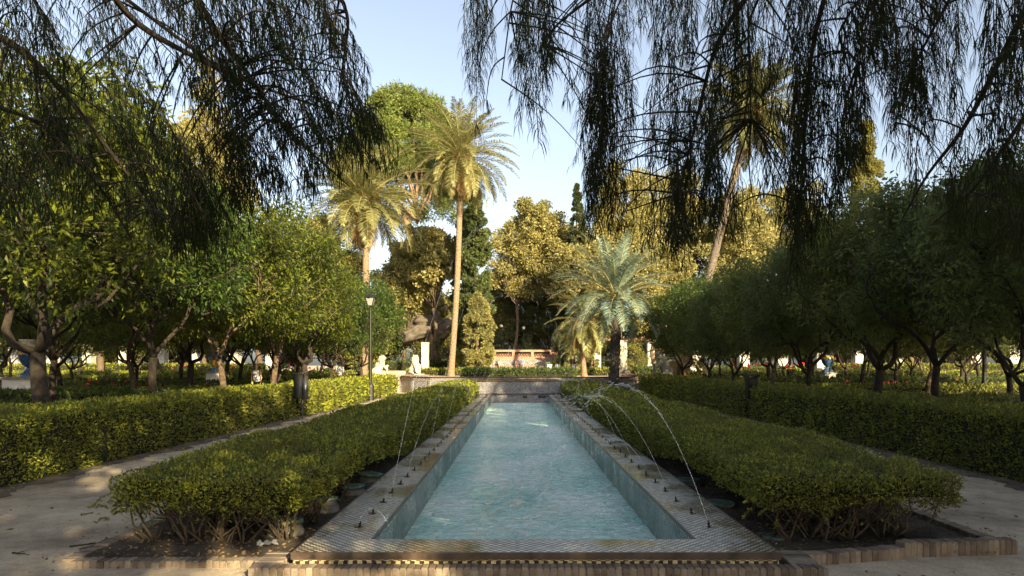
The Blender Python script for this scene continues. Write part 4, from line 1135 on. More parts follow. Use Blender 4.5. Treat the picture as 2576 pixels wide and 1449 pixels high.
for k in range(3):
    c0 = xa + pw * k + .16; c1 = xa + pw * (k + 1) - .16; n = 6; w = (c1 - c0) / n; rr = w / 2
    for j in range(n):
        for row_ in range(2):
            cz = zl + rr * (1 + row_ * 1.0); cx = c0 + w * (j + .5) + (w / 2 if row_ else 0)
            if cx + rr > c1 + .02: continue
            a = np.linspace(0, math.pi, 9)
            m.tube(np.stack([cx + rr * .92 * np.cos(a), np.full(9, 75.17), cz - rr + rr * 1.5 * np.sin(a) * .75 + .0], 1), .03, 5)
bl(m.build('lattice', M['terracotta'], bw))
m = MB(); m.box(x0 + .02, x1 - .02, 74.97, 74.998, ZB + .48, zl - .3); bl(m.build('tiled_back', M['benchtile'], bw))
m = MB(); m.box(x0 + .01, x1 - .01, 74.45, 74.965, ZB + .40, ZB + .47); bl(m.build('seat', M['terracotta'], bw))
m = MB(); m.box(x0 + .01, x1 - .01, 74.5, 74.96, ZB, ZB + .399); bl(m.build('seat_front', M['benchtile'], bw))
def pot(label, x, y, z, s):
    e = empty('flower_pot', (x, y, z), 0, label, 'flower pot', 'white pots by the bench wall')
    m = MB(); m.lathe([(.001,0),(.2*s,0),(.22*s,.05*s),(.28*s,.45*s),(.33*s,.47*s),(.33*s,.56*s),(.28*s,.56*s),(.26*s,.5*s),(.001,.5*s)], n=18); m.build('pot', M['white'], e, False)
    g = np.random.default_rng(int(x * 10) % 97); m = MB(); n = 90
    leafs(m, np.stack([g.normal(size=n) * .12, g.normal(size=n) * .12, .5 * s + .25 * g.random(n)], 1), g.normal(size=(n, 3)) + np.array([0, 0, .8]), .16, .5, .1, g=g); m.build('plant', M['lime'], e)
p = at(1234, 0, 70); pot('white flower pot with a small green plant at the left of the bench wall', p.x, 70, .95, 1.1)
p = at(1380, 0, 70); pot('white flower pot with a small green plant at the right of the bench wall', p.x, 70, .95, 1.1)

# small side jets by the bench
for (px, lb, s) in ((1404, 'small white fountain spout right of the box hedge', 3), (1443, 'second small white fountain spout farther right of the box hedge', 4)):
    m = MB(); c = at(px, 925, 56)
    for k in range(6):
        a = k / 6 * 6.28; t = np.linspace(0, 1, 10)
        m.tube(np.stack([c.x + np.cos(a) * .3 * t, 56 + np.sin(a) * .3 * t, 1.0 + 2.4 * t * (1 - t)], 1), .012, 4)
    tag(m.build('water_jet', M['drop'], None, True), lb, 'water jet', 'water jets arching over the pool')

# ------------------------------------------------------------------ urns
def urn(label, x, y, z, s, colours, ped=True, pw_=.55, ph=.55):
    e = empty('garden_urn', (x, y, z), 0, label, 'urn')
    m = MB(); m.box(-pw_, pw_, -pw_, pw_, 0, ph - .08); m.build('pedestal', M['white'], e)
    m = MB(); m.box(-pw_ - .06, pw_ + .06, -pw_ - .06, pw_ + .06, ph - .079, ph); m.build('pedestal_cap', M['stonedark'], e)
    m = MB(); m.box(-pw_ - .004, pw_ + .004, -pw_ - .004, pw_ + .004, ph * .42, ph * .42 + .02); m.build('pedestal_band', M['stonedark'], e)
    z0 = ph + .001
    m = MB(); m.lathe([(.28*s, z0), (.28*s, z0+.10*s), (.2*s, z0+.14*s), (.12*s, z0+.24*s), (.1*s, z0+.30*s)], n=20); m.build('foot', M[colours[0]], e, True)
    m = MB(); m.lathe([(.1*s, z0+.3*s), (.2*s, z0+.38*s), (.30*s, z0+.55*s), (.33*s, z0+.72*s)], n=20); m.build('bowl', M[colours[1]], e, True)
    m = MB(); m.lathe([(.33*s, z0+.72*s), (.31*s, z0+.84*s), (.26*s, z0+.92*s)], n=20); m.build('shoulder_band', M[colours[2]], e, True)
    m = MB(); m.lathe([(.26*s, z0+.92*s), (.22*s, z0+.98*s), (.23*s, z0+1.1*s), (.30*s, z0+1.16*s), (.31*s, z0+1.2*s), (.001, z0+1.2*s)], n=20); m.build('neck', M[colours[3]], e, True)
    m = MB()
    for sg in (-1, 1): m.tube([(sg*.28*s, 0, z0+.6*s), (sg*.43*s, 0, z0+.75*s), (sg*.42*s, 0, z0+.95*s), (sg*.25*s, 0, z0+1.02*s)], .03*s, 8)
    m.build('handle', M[colours[2]], e, True)
    return e
p = at(76, 0, 20.3); urn('large painted blue and yellow ceramic urn on a white pedestal at the far left', p.x, 20.3, 0, .92, ['blueglaze', 'blueglaze', 'yellowglaze', 'creamglaze'], True, .48, 1.22)
p = at(541, 0, 39); urn('small painted urn on a white block pedestal beyond the left orange trees', p.x, 39, 0, .95, ['blueglaze', 'yellowglaze', 'blueglaze', 'blueglaze'], True, .36, 1.15)
p = at(2082, 0, 37); urn('tall blue and yellow painted urn on a white block pedestal at the right', p.x, 37, 0, 1.0, ['blueglaze', 'blueglaze', 'yellowglaze', 'blueglaze'], True, .3, 1.15)
p = at(1748, 0, 56); urn('pale stone urn on a square stone pedestal between the right trunks', p.x, 56, .0, 1.1, ['stone', 'stone', 'stone', 'stone'], True, .46, 1.35)

# ------------------------------------------------------------------ lamp posts and litter bins
def lamp(label, x, y, H, z=0):
    e = empty('lamp_post', (x, y, z), 0, label, 'lamp post', 'black lamp posts with square lanterns')
    m = MB(); m.lathe([(.155,0),(.155,.62),(.14,.68),(.075,.78)], n=8); m.build('base', M['paintblack'], e)
    m = MB(); m.lathe([(.074,.78),(.068,1.9),(.08,1.92),(.08,1.98),(.062,2.0),(.052,H-.62),(.06,H-.6),(.06,H-.57),(.03,H-.54),(.03,H-.45)], n=12); m.build('pole', M['paintblack'], e, False)
    ln_ = MB()
    z0, z1 = H - .45, H - .12
    for (sx, sy) in ((-1,-1),(1,-1),(1,1),(-1,1)): ln_.tube([(sx*.10, sy*.10, z0), (sx*.185, sy*.185, z1)], .02, 4)
    ln_.box(-.115,.115,-.115,.115,z0-.02,z0+.008); ln_.box(-.205,.205,-.205,.205,z1,z1+.02)
    ln_.lathe([(.33, z1+.021), (.13, z1+.15), (.06, z1+.15), (.06, z1+.18), (.02, z1+.2), (.015, z1+.24)], n=4)
    fr = ln_.build('lantern_frame', M['paintblack'], e)
    gm = MB(); V = [(sx*.098, sy*.098, z0+.01) for sx, sy in ((-1,-1),(1,-1),(1,1),(-1,1))] + [(sx*.182, sy*.182, z1-.002) for sx, sy in ((-1,-1),(1,-1),(1,1),(-1,1))]
    gm.add(V, [(0,1,5,4),(1,2,6,5),(2,3,7,6),(3,0,4,7)]); gm.build('lantern_glass', M['glass'], e)
    return e
p = at(932, 1003, 30); lamp('black lamp post with a square lantern standing by the left path hedge', p.x, 30, 4.62)
p = at(2476, 0, 25); lamp('black lamp post among the orange trees at the far right', p.x, 25, 4.6)

def bin_(label, x, y, rz, var):
    e = empty('litter_bin', (x, y, 0), rz, label, 'litter bin', 'black litter bins on posts')
    m = MB(); m.tube([(0,0,0),(0,0,1.35)], .022, 8); m.build('post', M['steel'], e)
    if var == 0:
        m = MB(); m.lathe([(.001,.60),(.145,.60),(.155,.62),(.155,1.30),(.15,1.30)], (-.10, 0, 0), 24, sy=.8); m.build('bin_body', M['paintblack'], e, True)
        m = MB(); m.box(-.27,.12,-.13,.13,1.315,1.345); m.tube([(.12,-.13,1.30),(.12,.13,1.30)], .042, 10); m.build('lid', M['paintblack'], e)
        m = MB(); m.lathe([(.001,.59),(.085,.59),(.085,1.17),(.001,1.17)], (.10, -.06, 0), 18); m.build('ash_tube', M['steel'], e, True)
    else:
        m = MB(); V = [(-.16,-.32,1.20),(.16,-.32,1.20),(.16,-.03,1.20),(-.16,-.03,1.20),(-.12,-.25,.60),(.12,-.25,.60),(.12,-.03,.60),(-.12,-.03,.60)]
        m.add(V, [(3,2,1,0),(4,5,6,7),(0,1,5,4),(1,2,6,5),(2,3,7,6),(3,0,4,7)]); b_ = m.build('bin_body', M['paintblack'], e)
        md = b_.modifiers.new('b', 'BEVEL'); md.width = .03; md.segments = 3
        m = MB(); m.box(-.175,.175,-.33,-.02,1.25,1.30); m.box(-.17,-.14,-.3,-.05,1.20,1.25); m.box(.14,.17,-.3,-.05,1.20,1.25); m.build('lid', M['paintblack'], e)
    return e
p = at(761, 1055, 19.7); bin_('black litter bin with a small grey ash tube beside the left hedge', p.x, 19.7, 0, 0)
p = at(1884, 1052, 20.1); bin_('black tapering litter bin on a thin post beside the right hedge', p.x, 20.1, R(4), 1)
p = at(1985, 0, 40); bin_('small dark litter bin far off among the right orange trees', p.x, 40, 0, 1)

# ------------------------------------------------------------------ white piers (pergolas)
def pergola(label, xs, y, H, w, beam=True, z=0):
    e = empty('pergola', (xs[0], y, z), 0, label, 'pergola')
    for x in xs:
        m = MB(); m.box(-w, w, -w, w, 0, H - .1); m.box(-w - .04, w + .04, -w - .04, w + .04, H - .099, H)
        o = m.build('pier', M['pier'], e); o.location = (x - xs[0], 0, 0)
    if beam:
        m = MB(); m.box(-.8, xs[-1] - xs[0] + .8, -.12, .12, H + .001, H + .22)
        for k in range(int((xs[-1] - xs[0]) / .6)): m.box(k * .6, k * .6 + .08, -1.2, 1.2, H + .221, H + .34)
        m.build('beam', M['wood'], e)
pergola('row of square white piers of the far left pergola', [-50 + 3.4 * k for k in range(9)], 63.5, 3.4, .42)
pergola('row of square white piers of the far right pergola', [19.5 + 3.3 * k for k in range(11)], 58.8, 3.4, .42)
x_ = at(1070, 0, 68).x
pergola('single pale pier of a garden pergola behind the left lion', [x_], 68, 2.8, .34, False, .95)
x_ = at(1515, 0, 64).x
pergola('short white pergola with a beam behind the right lions', [x_, x_ + 2.6, x_ + 5.3], 68, 3.0, .33, True, .95)
def bench(label, x, y, z):
    e = empty('park_bench', (x, y, z), 0, label, 'bench')
    m = MB()
    for k in range(3): m.box(-1, 1, -.25 + .16*k, -.13 + .16*k, .43, .46)
    m.build('seat', M['wood'], e)
    m = MB()
    for k in range(2): m.box(-1, 1, .24, .27, .6 + .2*k, .74 + .2*k)
    m.build('backrest', M['wood'], e)
    for sx in (-.85, .85):
        m = MB(); m.box(sx-.04, sx+.04, -.24, -.18, 0, .43); m.box(sx-.04, sx+.04, .28, .33, 0, .95); m.build('leg', M['steel'], e)
bench('brown wooden bench between the white piers at the right', at(2375, 0, 57.5).x, 57.3, 0)
# globe lamps behind the bench wall
for (px, py, lb) in ((1261, 820, 'white globe lamp on a post behind the bench wall, left one'), (1317, 825, 'white globe lamp on a post behind the bench wall, right one')):
    p = at(px, py, 79); e = empty('globe_lamp', (p.x, 79, 2.0), 0, lb, 'lamp', 'globe lamps behind the bench wall')
    m = MB(); m.tube([(0,0,0),(0,0,p.z-2.15)], .04, 8); m.build('pole', M['paintblack'], e)
    m = MB(); m.ell((0,0,p.z-2.0), (.18,)*3, 14, 10); m.build('globe', M['white'], e, True)

# ------------------------------------------------------------------ rocky mound and planted bank
def mound(name, mat, x0, x1, y0, y1, zb, fn, n=40, kind='structure', label=None, cat=None):
    gx = np.linspace(x0, x1, n); gy = np.linspace(y0, y1, n); GX, GY = np.meshgrid(gx, gy)
    P = np.stack([GX.ravel(), GY.ravel(), np.zeros(n * n)], 1); P[:, 2] = fn(P)
    ii = (np.arange(n - 1)[:, None] * n + np.arange(n - 1)[None]).ravel()
    m = MB(); m.add(P, np.stack([ii, ii + 1, ii + n + 1, ii + n], 1)); o = m.build(name, mat, None, True)
    if kind: o['kind'] = kind
    if label: tag(o, label, cat)
    return o
mound('terrain', M['lawn'], -14, 14, 76.2, 110, 0, lambda P: .9 + 4.2 * np.clip((P[:, 1] - 76.2) / 16, 0, 1) ** .8 * np.clip(1.15 - np.abs(P[:, 0]) / 14, 0, 1) + .25 * nz(P, .7, 2))
def rock(label, px, py, Y, rx, rz_, seed):
    g = np.random.default_rng(seed); bm = bmesh.new(); bmesh.ops.create_icosphere(bm, subdivisions=4, radius=1)
    V = np.array([v.co[:] for v in bm.verts]); N_ = V.copy()
    V = V * (1 + .26 * nz(V, 1.7, seed)[:, None] + .16 * nz(V, 4.5, seed + 1)[:, None] + .09 * np.abs(nz(V * np.array([.4, .4, 3]), 4, seed))[:, None])
    p = at(px, py, Y); V = V * np.array([rx, rx * .8, rz_])
    m = MB(); m.add(V, np.array([[v.index for v in f.verts] for f in bm.faces])); bm.free()
    o = m.build('boulder', M['rock'], None, True); o.location = (p.x, Y, p.z); o.rotation_euler = (R(g.uniform(-15,15)), R(-20 + g.uniform(-6,6)), g.uniform(-.5,.5))
    tag(o, label, 'rock', 'boulders of the rocky mound')
rock('largest grey boulder of the mound left of the tall palm', 1066, 815, 73, 1.8, .9, 1)
rock('upper slanting boulder of the mound under the tan tree', 1092, 795, 76, 1.9, .9, 2)
rock('low flat boulder at the foot of the mound', 1045, 842, 71, 1.7, .8, 3)
rock('rounded boulder at the back right of the mound', 1112, 822, 75, 1.7, 1.0, 4)

# shrubs beside the bench wall and under the palms
def shrub(label, x, y, z, rx, h, mat, seed, name='shrub', L=.14, n=26, per=110):
    g = np.random.default_rng(seed + 7000); lb = MB(); tb = MB()
    e = empty(name, (x, y, z), 0, label, 'shrub', 'shrubs around the bench wall')
    cl = []
    for k in range(n):
        d = unit(g.normal(size=(1, 3)))[0]; c = np.array([d[0] * rx * .7, d[1] * rx * .6, h * .5 + d[2] * h * .38]); cl.append((c, rx * g.uniform(.2, .36)))
        if k % 3 == 0: limb(tb, (g.normal() * .1, g.normal() * .1, 0), c, .04, .01, g, 5, .1, 5)
    cloud(lb, g, cl, per, L, .5, .1, .4, .1, zmin=.02)
    tb.build('stem', M['barkdark'], e); lb.build('foliage', M[mat], e)
for i, (lb, px, Y, z, rx, h, mt) in enumerate([
    ('tall dark shrub left behind the bench wall', 1216, 79, 1.2, 2.6, 6.5, 'darkgreen'), ('tall dark shrub rising behind the middle of the bench wall', 1290, 82, 2.0, 3.2, 7.5, 'darkgreen'),
    ('tall dark shrub right behind the bench wall', 1370, 80, 1.4, 3.2, 7.0, 'darkgreen'), ('dark bushy shrub right of the bench wall', 1428, 74, .95, 2.2, 5.0, 'darkgreen'),
    ('small shrub at the left foot of the bench wall', 1212, 72, .95, .9, 1.3, 'hedgedark'), ('small shrub at the right foot of the bench wall', 1414, 72, .95, 1.1, 1.6, 'hedgedark'),
    ('dull green shrub between the left lion and the tall palm', 1100, 70, .95, 2.0, 3.4, 'darkgreen'), ('dark green shrub behind the left lion pergola', 1030, 72, .95, 2.4, 4.2, 'olive'),
    ('leafy shrub at the foot of the cypresses', 1172, 67, .95, 1.6, 2.6, 'hedge'), ('small lit tree with a thin pale trunk behind the right lion', 1592, 60, .6, 1.7, 3.2, 'olive'),
    ('dark shrub behind the small sunlit palm', 1520, 72, .95, 2.4, 5.0, 'darkgreen'), ('dark shrub between the right lions', 1640, 70, .6, 2.2, 3.6, 'darkgreen'),
    ('broad dark shrub at the foot of the rocky mound', 1145, 76, .95, 2.6, 4.6, 'darkgreen'), ('tall dark shrub above the rocky mound', 1000, 78, .95, 3.0, 7.0, 'darkgreen')]):
    p = at(px, 900, Y); shrub(lb, p.x, Y, z, rx, h, mt, i)

# ------------------------------------------------------------------ strap leaved plants, roses, cannas
def strap(name, label, x0, x1, y0, y1, n, h, seed, mat='iris', w=.035):
    g = np.random.default_rng(seed + 8000); m = MB()
    for k in range(n):
        x = g.uniform(x0, x1); y = g.uniform(y0, y1); nb = g.integers(7, 13)
        for q in range(nb):
            a = g.uniform(0, 6.28); ln = h * g.uniform(.7, 1.2); b_ = g.uniform(.2, .75); t = np.linspace(0, 1, 6)
            P = np.stack([x + math.cos(a) * b_ * ln * t ** 1.4, y + math.sin(a) * b_ * ln * t ** 1.4, ln * t - ln * .35 * b_ * t ** 3], 1)
            s = np.array([-math.sin(a), math.cos(a), 0]) * w * .5; ww = np.array([.7, 1, 1, .85, .55, .05])[:, None]
            V = np.concatenate([P - s * ww, P + s * ww]); m.add(V, np.array([(i, i + 1, i + 7, i + 6) for i in range(5)]))
    o = m.build(name, M[mat]); return tag(o, label, 'plants', None, 'stuff')
strap('strap_leaved_plants', 'dark green strap leaved plants massed behind the right hedge', 8.2, 16, 12.8, 16.2, 170, .95, 1)
strap('strap_leaved_plants', 'strap leaved plants around the left orange trunks', -14, -8.2, 12.5, 18.4, 90, .8, 2)
strap('strap_leaved_plants', 'strap leaved plants behind the far stretch of the right hedge', 8.2, 10.2, 24, 34, 110, .85, 3)
strap('strap_leaved_plants', 'pale tipped strap leaves catching the sun between the left hedges', -11.5, -8.6, 20.3, 22, 22, .9, 4, 'lime')
def roses(label, x0, x1, y0, y1, n, nfl, h, seed):
    g = np.random.default_rng(seed + 8100)
    e = empty('rose_bed', ((x0 + x1) / 2, (y0 + y1) / 2, 0), 0, label, 'rose bushes'); e['group'] = 'flower beds with red blooms'
    m = MB(); P = np.stack([g.uniform(x0, x1, n), g.uniform(y0, y1, n), h * (.15 + .85 * g.random(n))], 1)
    keep = nz(P * np.array([1, 1, .3]), 1.5, seed) > -.35; P = P[keep]
    leafs(m, P, g.normal(size=P.shape) + np.array([0, 0, .4]), .07, .6, .1, g=g); o = m.build('foliage', M['iris'], e); o.location = -e.location
    m = MB()
    for k in range(nfl):
        c = np.array([g.uniform(x0, x1), g.uniform(y0, y1), h * g.uniform(.8, 1.15)]); q = 9
        leafs(m, np.tile(c, (q, 1)) + g.normal(size=(q, 3)) * .012, g.normal(size=(q, 3)) + np.array([0, 0, .5]), .055, .9, .15, g=g)
    o = m.build('bloom', M['red'], e); o['kind'] = 'stuff'; o.location = -e.location
roses('bed of red roses between the left cross hedges', -22, -10.5, 24.2, 28.4, 9000, 55, .8, 1)
roses('bed of red roses between the right cross hedges', 13.5, 30, 26.5, 32, 9000, 55, .78, 2)
def canna(label, px, Y, n, seed):
    g = np.random.default_rng(seed + 8200); p = at(px, 0, Y)
    e = empty('canna_clump', (p.x, Y, 0), 0, label, 'canna plants', 'lime leaved canna clumps with red flowers')
    m = MB(); f = MB()
    for k in range(n):
        x, y = g.normal() * .7, g.normal() * .5; h = g.uniform(1.1, 1.7)
        m.tube([(x, y, 0), (x + .03, y, h)], [.015, .01], 4)
        q = 6; leafs(m, np.stack([np.full(q, x), np.full(q, y), np.linspace(.3, h * .8, q)], 1), np.stack([g.normal(size=q), g.normal(size=q), np.full(q, .9)], 1), .5, .34, .06, g=g)
        if g.random() < .6: leafs(f, np.tile([x + .03, y, h], (8, 1)), g.normal(size=(8, 3)) + np.array([0, 0, .8]), .16, .6, .1, g=g)
    m.build('foliage', M['lime'], e)
    if f.F: f.build('bloom', M['red'], e)['kind'] = 'stuff'
for i, (px, Y, lb) in enumerate([(600, 50, 'canna clump with red flowers seen between the left trunks'), (705, 52, 'canna clump right of the black shirted person'), (742, 54, 'canna clump left of the litter bin'),
                             (795, 48, 'canna clump between the bin and the white shirted person'), (480, 52, 'canna clump at the far left beyond the roses'), (1838, 50, 'canna clump with red flowers left of the right litter bin'),
                             (1905, 50, 'canna clump with pale leaves just right of the right litter bin'), (2140, 50, 'canna clump between the right urn and the forked tree'), (2010, 52, 'canna clump behind the small far litter bin')]):
    canna(lb, px, Y, 12, i)

# ------------------------------------------------------------------ weeping cypresses hanging over the view
def spray(mb, wood, g, p, Ln, az, sway, dens=1.0):
    """hanging twig at p: fine side twigs curve out and down on both sides"""
    n = max(5, int(Ln / .055)); t = np.linspace(0, 1, n)
    h = np.array([math.cos(az), math.sin(az), 0])
    P = np.array(p) + np.outer(t * sway + .06 * np.sin(t * 4 + az) * t, h) * Ln - np.outer(t, [0, 0, Ln])
    wood.tube(P[::2] if n > 8 else P, np.linspace(.0045, .0015, len(P[::2] if n > 8 else P)), 3, caps=False)
    k = int(n * 2.7 * dens)
    u = g.random(k) ** .9; B = np.stack([np.interp(u, t, P[:, i]) for i in range(3)], 1)
    a = az + (g.integers(0, 2, k) * 2 - 1) * g.normal(1.5, .5, k) * .9 + g.normal(size=k) * .3
    H = np.stack([np.cos(a), np.sin(a), np.zeros(k)], 1)
    l = (g.uniform(.10, .24, k) * (1 - .35 * u))[:, None]
    q1 = B + H * l * .30 - np.array([0, 0, .22]) * l; q2 = B + H * l * .46 - np.array([0, 0, .62]) * l; q3 = B + H * l * .52 - np.array([0, 0, 1.05]) * l
    Wv = unit(np.cross(H + g.normal(size=H.shape) * .5, np.array([0, 0, 1.0]) + g.normal(size=H.shape) * .2)) 
    w0 = g.uniform(.0022, .0046, (k, 1))
    V = np.stack([B - Wv * w0 * .4, B + Wv * w0 * .4, q1 + Wv * w0, q1 - Wv * w0, q2 + Wv * w0 * .9, q2 - Wv * w0 * .9, q3], 1)
    idx = np.arange(k)[:, None] * 7
    F4 = np.concatenate([np.concatenate([idx, idx + 1, idx + 2, idx + 3], 1), np.concatenate([idx + 3, idx + 2, idx + 4, idx + 5], 1)])
    mb.F.append((F4 + mb.n, 0)); mb.F.append((np.concatenate([idx + 5, idx + 4, idx + 6], 1) + mb.n, 0))
    mb.V.append(V.reshape(-1, 3)); mb.n += k * 7

def curve(P, n=24):
    P = np.array([tuple(v) for v in P], float); t = np.linspace(0, 1, len(P)); u = np.linspace(0, 1, n)
    out = np.stack([np.interp(u, t, P[:, i]) for i in range(3)], 1)
    for _ in range(3): out[1:-1] = (out[:-2] + 2 * out[1:-1] + out[2:]) / 4
    return out

def weeper(label, base, limbs, region, nsp, seed, depth, slant=0.0, Lr=(.35, .9)):
    """region(x) -> (top y, bottom y) of the hanging curtain as measured; sprays fill it in depth"""
    g = np.random.default_rng(seed + 600)
    e = empty('weeping_cypress', tuple(base), 0, label, 'tree', 'weeping cypresses framing the view')
    off = -Vector(base)
    tb = MB(); fb = MB()
    fork = np.array(base) + np.array([0, 0, 4.6])
    tb.tube([np.array(base) + np.array([0, 0, -.1]), np.array(base) + np.array([.02, .05, 1.5]), np.array(base) + np.array([.0, .0, 3.2]), fork], [.42, .34, .30, .26], 12)
    tb.tube([fork, fork + np.array([.1, -.2, 3]), fork + np.array([.0, .2, 6])], [.26, .16, .04], 9)
    LP = []
    for (pts, r0) in limbs:
        C = curve([at(*q) for q in pts])
        start = fork + np.array([0, 0, 1.0])
        lead = curve([start, (start + C[0]) / 2 + np.array([0, 0, .9]), C[0]], 10)
        tb.tube(np.concatenate([lead[:-1], C]), np.concatenate([np.linspace(r0 * 2.2, r0, 9), np.linspace(r0, .006, len(C))]), 7)
        LP.append(C)
    ALL = np.concatenate(LP)
    cnt = 0; tries = 0; NC = int((region['x1'] - region['x0']) / 9); cx = g.uniform(region['x0'], region['x1'], NC); cY = g.uniform(*depth, NC); cw = g.random(NC) + .25; cw /= cw.sum()
    while cnt < nsp and tries < nsp * 30:
        tries += 1
        ci = g.choice(NC, p=cw); x = cx[ci] + g.normal() * 9 * 7 / cY[ci]; top, bot = region['f'](x)
        if bot <= top: continue
        Y = cY[ci] + g.normal() * .12
        y = top - 130 + (bot - top + 130) * g.random() ** region.get('pow', 1.0)
        p = at(x, y, Y)
        dn = region.get('dens'); 
        if dn is not None and g.random() > dn(x, y): continue
        Lp = g.uniform(*Lr); ymax = (bot + g.normal() * 22 - y) / FD * Y
        if ymax < .12: continue
        Lq = min(Lp, ymax)
        spray(fb, tb, g, p, Lq, g.uniform(0, 6.28) if slant == 0 else g.normal(0, .7), g.uniform(.02, .25) + slant * g.uniform(.3, 1.2))
        cnt += 1
        if g.random() < .24 and len(ALL):
            d = np.linalg.norm(ALL - np.array(p), axis=1) + (ALL[:, 2] < p.z + .1) * 5; q = ALL[np.argmin(d)]
            if d.min() < 2.2:
                mid = (q + np.array(p)) / 2 + np.array([0, 0, .12]) + g.normal(size=3) * .05
                tb.tube(curve([q, mid, np.array(p)], 7), np.linspace(.011, .004, 7), 4, caps=False)
    tt = tb.build('trunk', M['barkdark'], e, True); tt.location = off
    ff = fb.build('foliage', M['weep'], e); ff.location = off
    return e

def interp(tab):
    xs = [a for a, _ in tab]; ys = [b_ for _, b_ in tab]
    return lambda x: float(np.interp(x, xs, ys))
# left tree
bl_ = interp([(-40, 560), (120, 520), (250, 500), (330, 570), (430, 640), (480, 600), (560, 530), (640, 490), (700, 480), (760, 450), (800, 400), (850, 350), (900, 390), (960, 430), (1005, 440)])
def regL(x):
    top = np.interp(x, [0, 700, 790, 830, 870, 920, 1005], [-80, -80, 30, 120, 270, 360, 420])
    return top, bl_(x)
def densL(x, y):
    v = .62 + .5 * math.sin(x * .021 + y * .006) * math.sin(y * .017 - x * .009 + 1)
    edge = 120 + .55 * x                       # the diagonal mass that runs down to the right
    if 180 < x < 640 and 90 < y - (x - 300) * .35 < 360 and not (330 < x < 500 and y > 300): v *= .55
    if 300 < x < 520 and y > 300: v = .95
    if x > 520 and y < 260 + (x - 520) * .5: v = max(v, .5)
    if x < 280: v *= .6
    if x > 740: v *= .55
    if x > 880: v = .10
    return v
weeper('large weeping cypress whose dark feathery branches hang over the upper left', (-7.2, 3.6, 0),
       [([(180, -160, 5.5), (330, 60, 6), (560, 180, 6.4), (700, 235, 6.6), (900, 300, 7)], .035),
        ([(420, -200, 5), (500, 20, 5.5), (640, 210, 6), (720, 330, 6.3), (880, 470, 6.8)], .04),
        ([(760, -200, 6), (880, 40, 6.2), (1010, 200, 6.5), (860, 330, 7)][:2] + [(850, 250, 6.8)], .025),
        ([(-200, 0, 5), (60, 120, 5.5), (200, 280, 6), (330, 450, 6.4), (420, 560, 6.6)], .035),
        ([(-250, 200, 5), (100, 300, 5.6), (260, 480, 6), (330, 600, 6.2)], .02),
        ([(560, 180, 6.4), (700, 300, 6.8), (820, 420, 7.0)], .016)],
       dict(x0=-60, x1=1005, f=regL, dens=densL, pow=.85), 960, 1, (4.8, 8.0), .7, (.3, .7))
# the tail that sweeps out to the right of the left mass
g = np.random.default_rng(77)
# right tree: centre curtain and the right hand mass belong to two trees
cb_ = interp([(1185, 200), (1200, 330), (1230, 300), (1262, 440), (1290, 330), (1318, 130), (1330, 380), (1352, 360), (1372, 130), (1395, 210), (1412, 350), (1428, 180), (1440, 300), (1452, 200), (1462, 430), (1480, 540), (1560, 560), (1620, 620), (1700, 640), (1760, 560), (1850, 600), (1905, 560), (1985, 580), (2010, 740), (2030, 600), (2100, 520), (2150, 400), (2185, 330)])
def regC(x): return -80, cb_(x)
def densC(x, y):
    v = .55 + .5 * math.sin(x * .037 + 2) * math.cos(y * .008) + .25 * math.sin(x * .011 - y * .013)
    if 1880 < x < 2060: v = max(v, .8)
    if 1480 < x < 1760: v = max(v, .62)
    if 1440 < x < 1470 and y < 160: v = .15
    return v
weeper('weeping cypress whose long dark twigs curtain the sky right of centre', (4.6, -1.6, 0),
       [([(2600, -500, 3.5), (1900, -300, 5), (1560, -60, 6.2), (1400, 60, 6.8), (1365, 110, 7)], .03),
        ([(2500, -400, 4), (1960, -120, 5.6), (1800, 100, 6.2), (1745, 330, 6.6), (1700, 520, 6.8)], .035),
        ([(2550, -400, 4), (2100, -100, 5.6), (2040, 120, 6), (2020, 380, 6.3), (2010, 600, 6.4)], .032),
        ([(2600, -420, 4), (2200, -60, 5.8), (2100, 90, 6.2), (2160, 160, 6.4)], .016),
        ([(1900, -300, 5), (1400, -200, 6.4), (1290, -20, 7), (1262, 200, 7.2)], .016),
        ([(1960, -120, 5.6), (1880, 60, 6.5), (1890, 300, 7)], .016)],
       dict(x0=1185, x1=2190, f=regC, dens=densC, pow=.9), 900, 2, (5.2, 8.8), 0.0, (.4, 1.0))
rb_ = interp([(2130, 300), (2165, 310), (2185, 150), (2230, 240), (2260, 400), (2290, 560), (2330, 450), (2380, 540), (2450, 580), (2520, 620), (2620, 660)])
def regR(x):
    return -80, rb_(x)
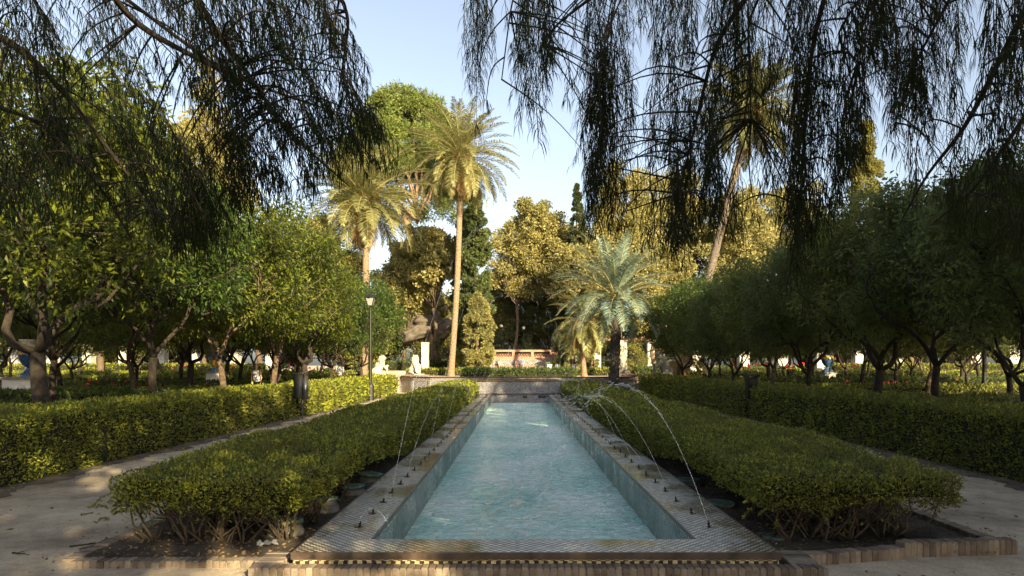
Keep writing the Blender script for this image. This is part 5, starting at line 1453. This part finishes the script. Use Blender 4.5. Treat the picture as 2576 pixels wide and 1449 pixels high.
def densR(x, y):
    if x < 2240 and y < 60: return .9
    if x < 2250: return .4
    # open wedges of sky between the sweeping branches
    if 2250 < x < 2340 and 300 < y < 470: return .12
    if 2250 < x < 2420 and 180 < y < 330 : return .3
    return .62 + .3 * math.sin(x * .03 + y * .01)
weeper('weeping cypress with arching branches hanging over the upper right corner', (6.9, 4.2, 0),
       [([(2700, -200, 5.5), (2560, 60, 6), (2430, 320, 6.4), (2330, 440, 6.7), (2265, 560, 6.9)], .035),
        ([(2750, 100, 5.6), (2600, 260, 6.2), (2450, 480, 6.6), (2350, 560, 7)], .03),
        ([(2700, -300, 5.5), (2420, -60, 6), (2300, 160, 6.4), (2245, 330, 6.8)], .022),
        ([(2700, -300, 5.5), (2300, -120, 6.2), (2170, 40, 6.6), (2160, 200, 6.8)], .016)],
       dict(x0=2125, x1=2640, f=regR, dens=densR, pow=.9), 400, 3, (4.8, 8.2), 0.0, (.35, .85))

# ------------------------------------------------------------------ tall trees behind the viewer: their shade falls over the foreground
SH = []
for i in range(2):
    SH.append(bigtree('', 0, 0, 0, 15.5, 6.2, 'darkgreen', 700 + i, trunk_h=.16, ncl=100, per=105, L=.42, name='shade_tree', trunk_r=.45, bark='barkdark'))
first = [True, True]
for i, (x, y, s, lb) in enumerate([(8.5, -6.5, .80, 'just behind and right of the viewpoint'), (14, -2.5, .92, 'right of the viewpoint'), (18.5, 1.0, 1.16, 'at the near right just outside the view'), (20, -6.5, .95, 'farther right behind the viewpoint'), (14, -12, .95, 'in the second rank behind and right'),
                               (24, -13, .92, 'in the second rank far right'), (3, -12, .85, 'straight behind the viewpoint'), (-5, -11, .8, 'behind and left of the viewpoint'), (-12, -8, .75, 'farther left behind the viewpoint'),
                               ]):
    v = i % 2
    e = SH[v] if first[v] else copy_tree(SH[v]); first[v] = False
    e.location = (x, y, 0); e.rotation_euler = (0, 0, i * 1.3); e.scale = (s, s, s)
    tag(e, 'tall dense shade tree standing ' + lb, 'tree', 'tall shade trees behind the viewer')
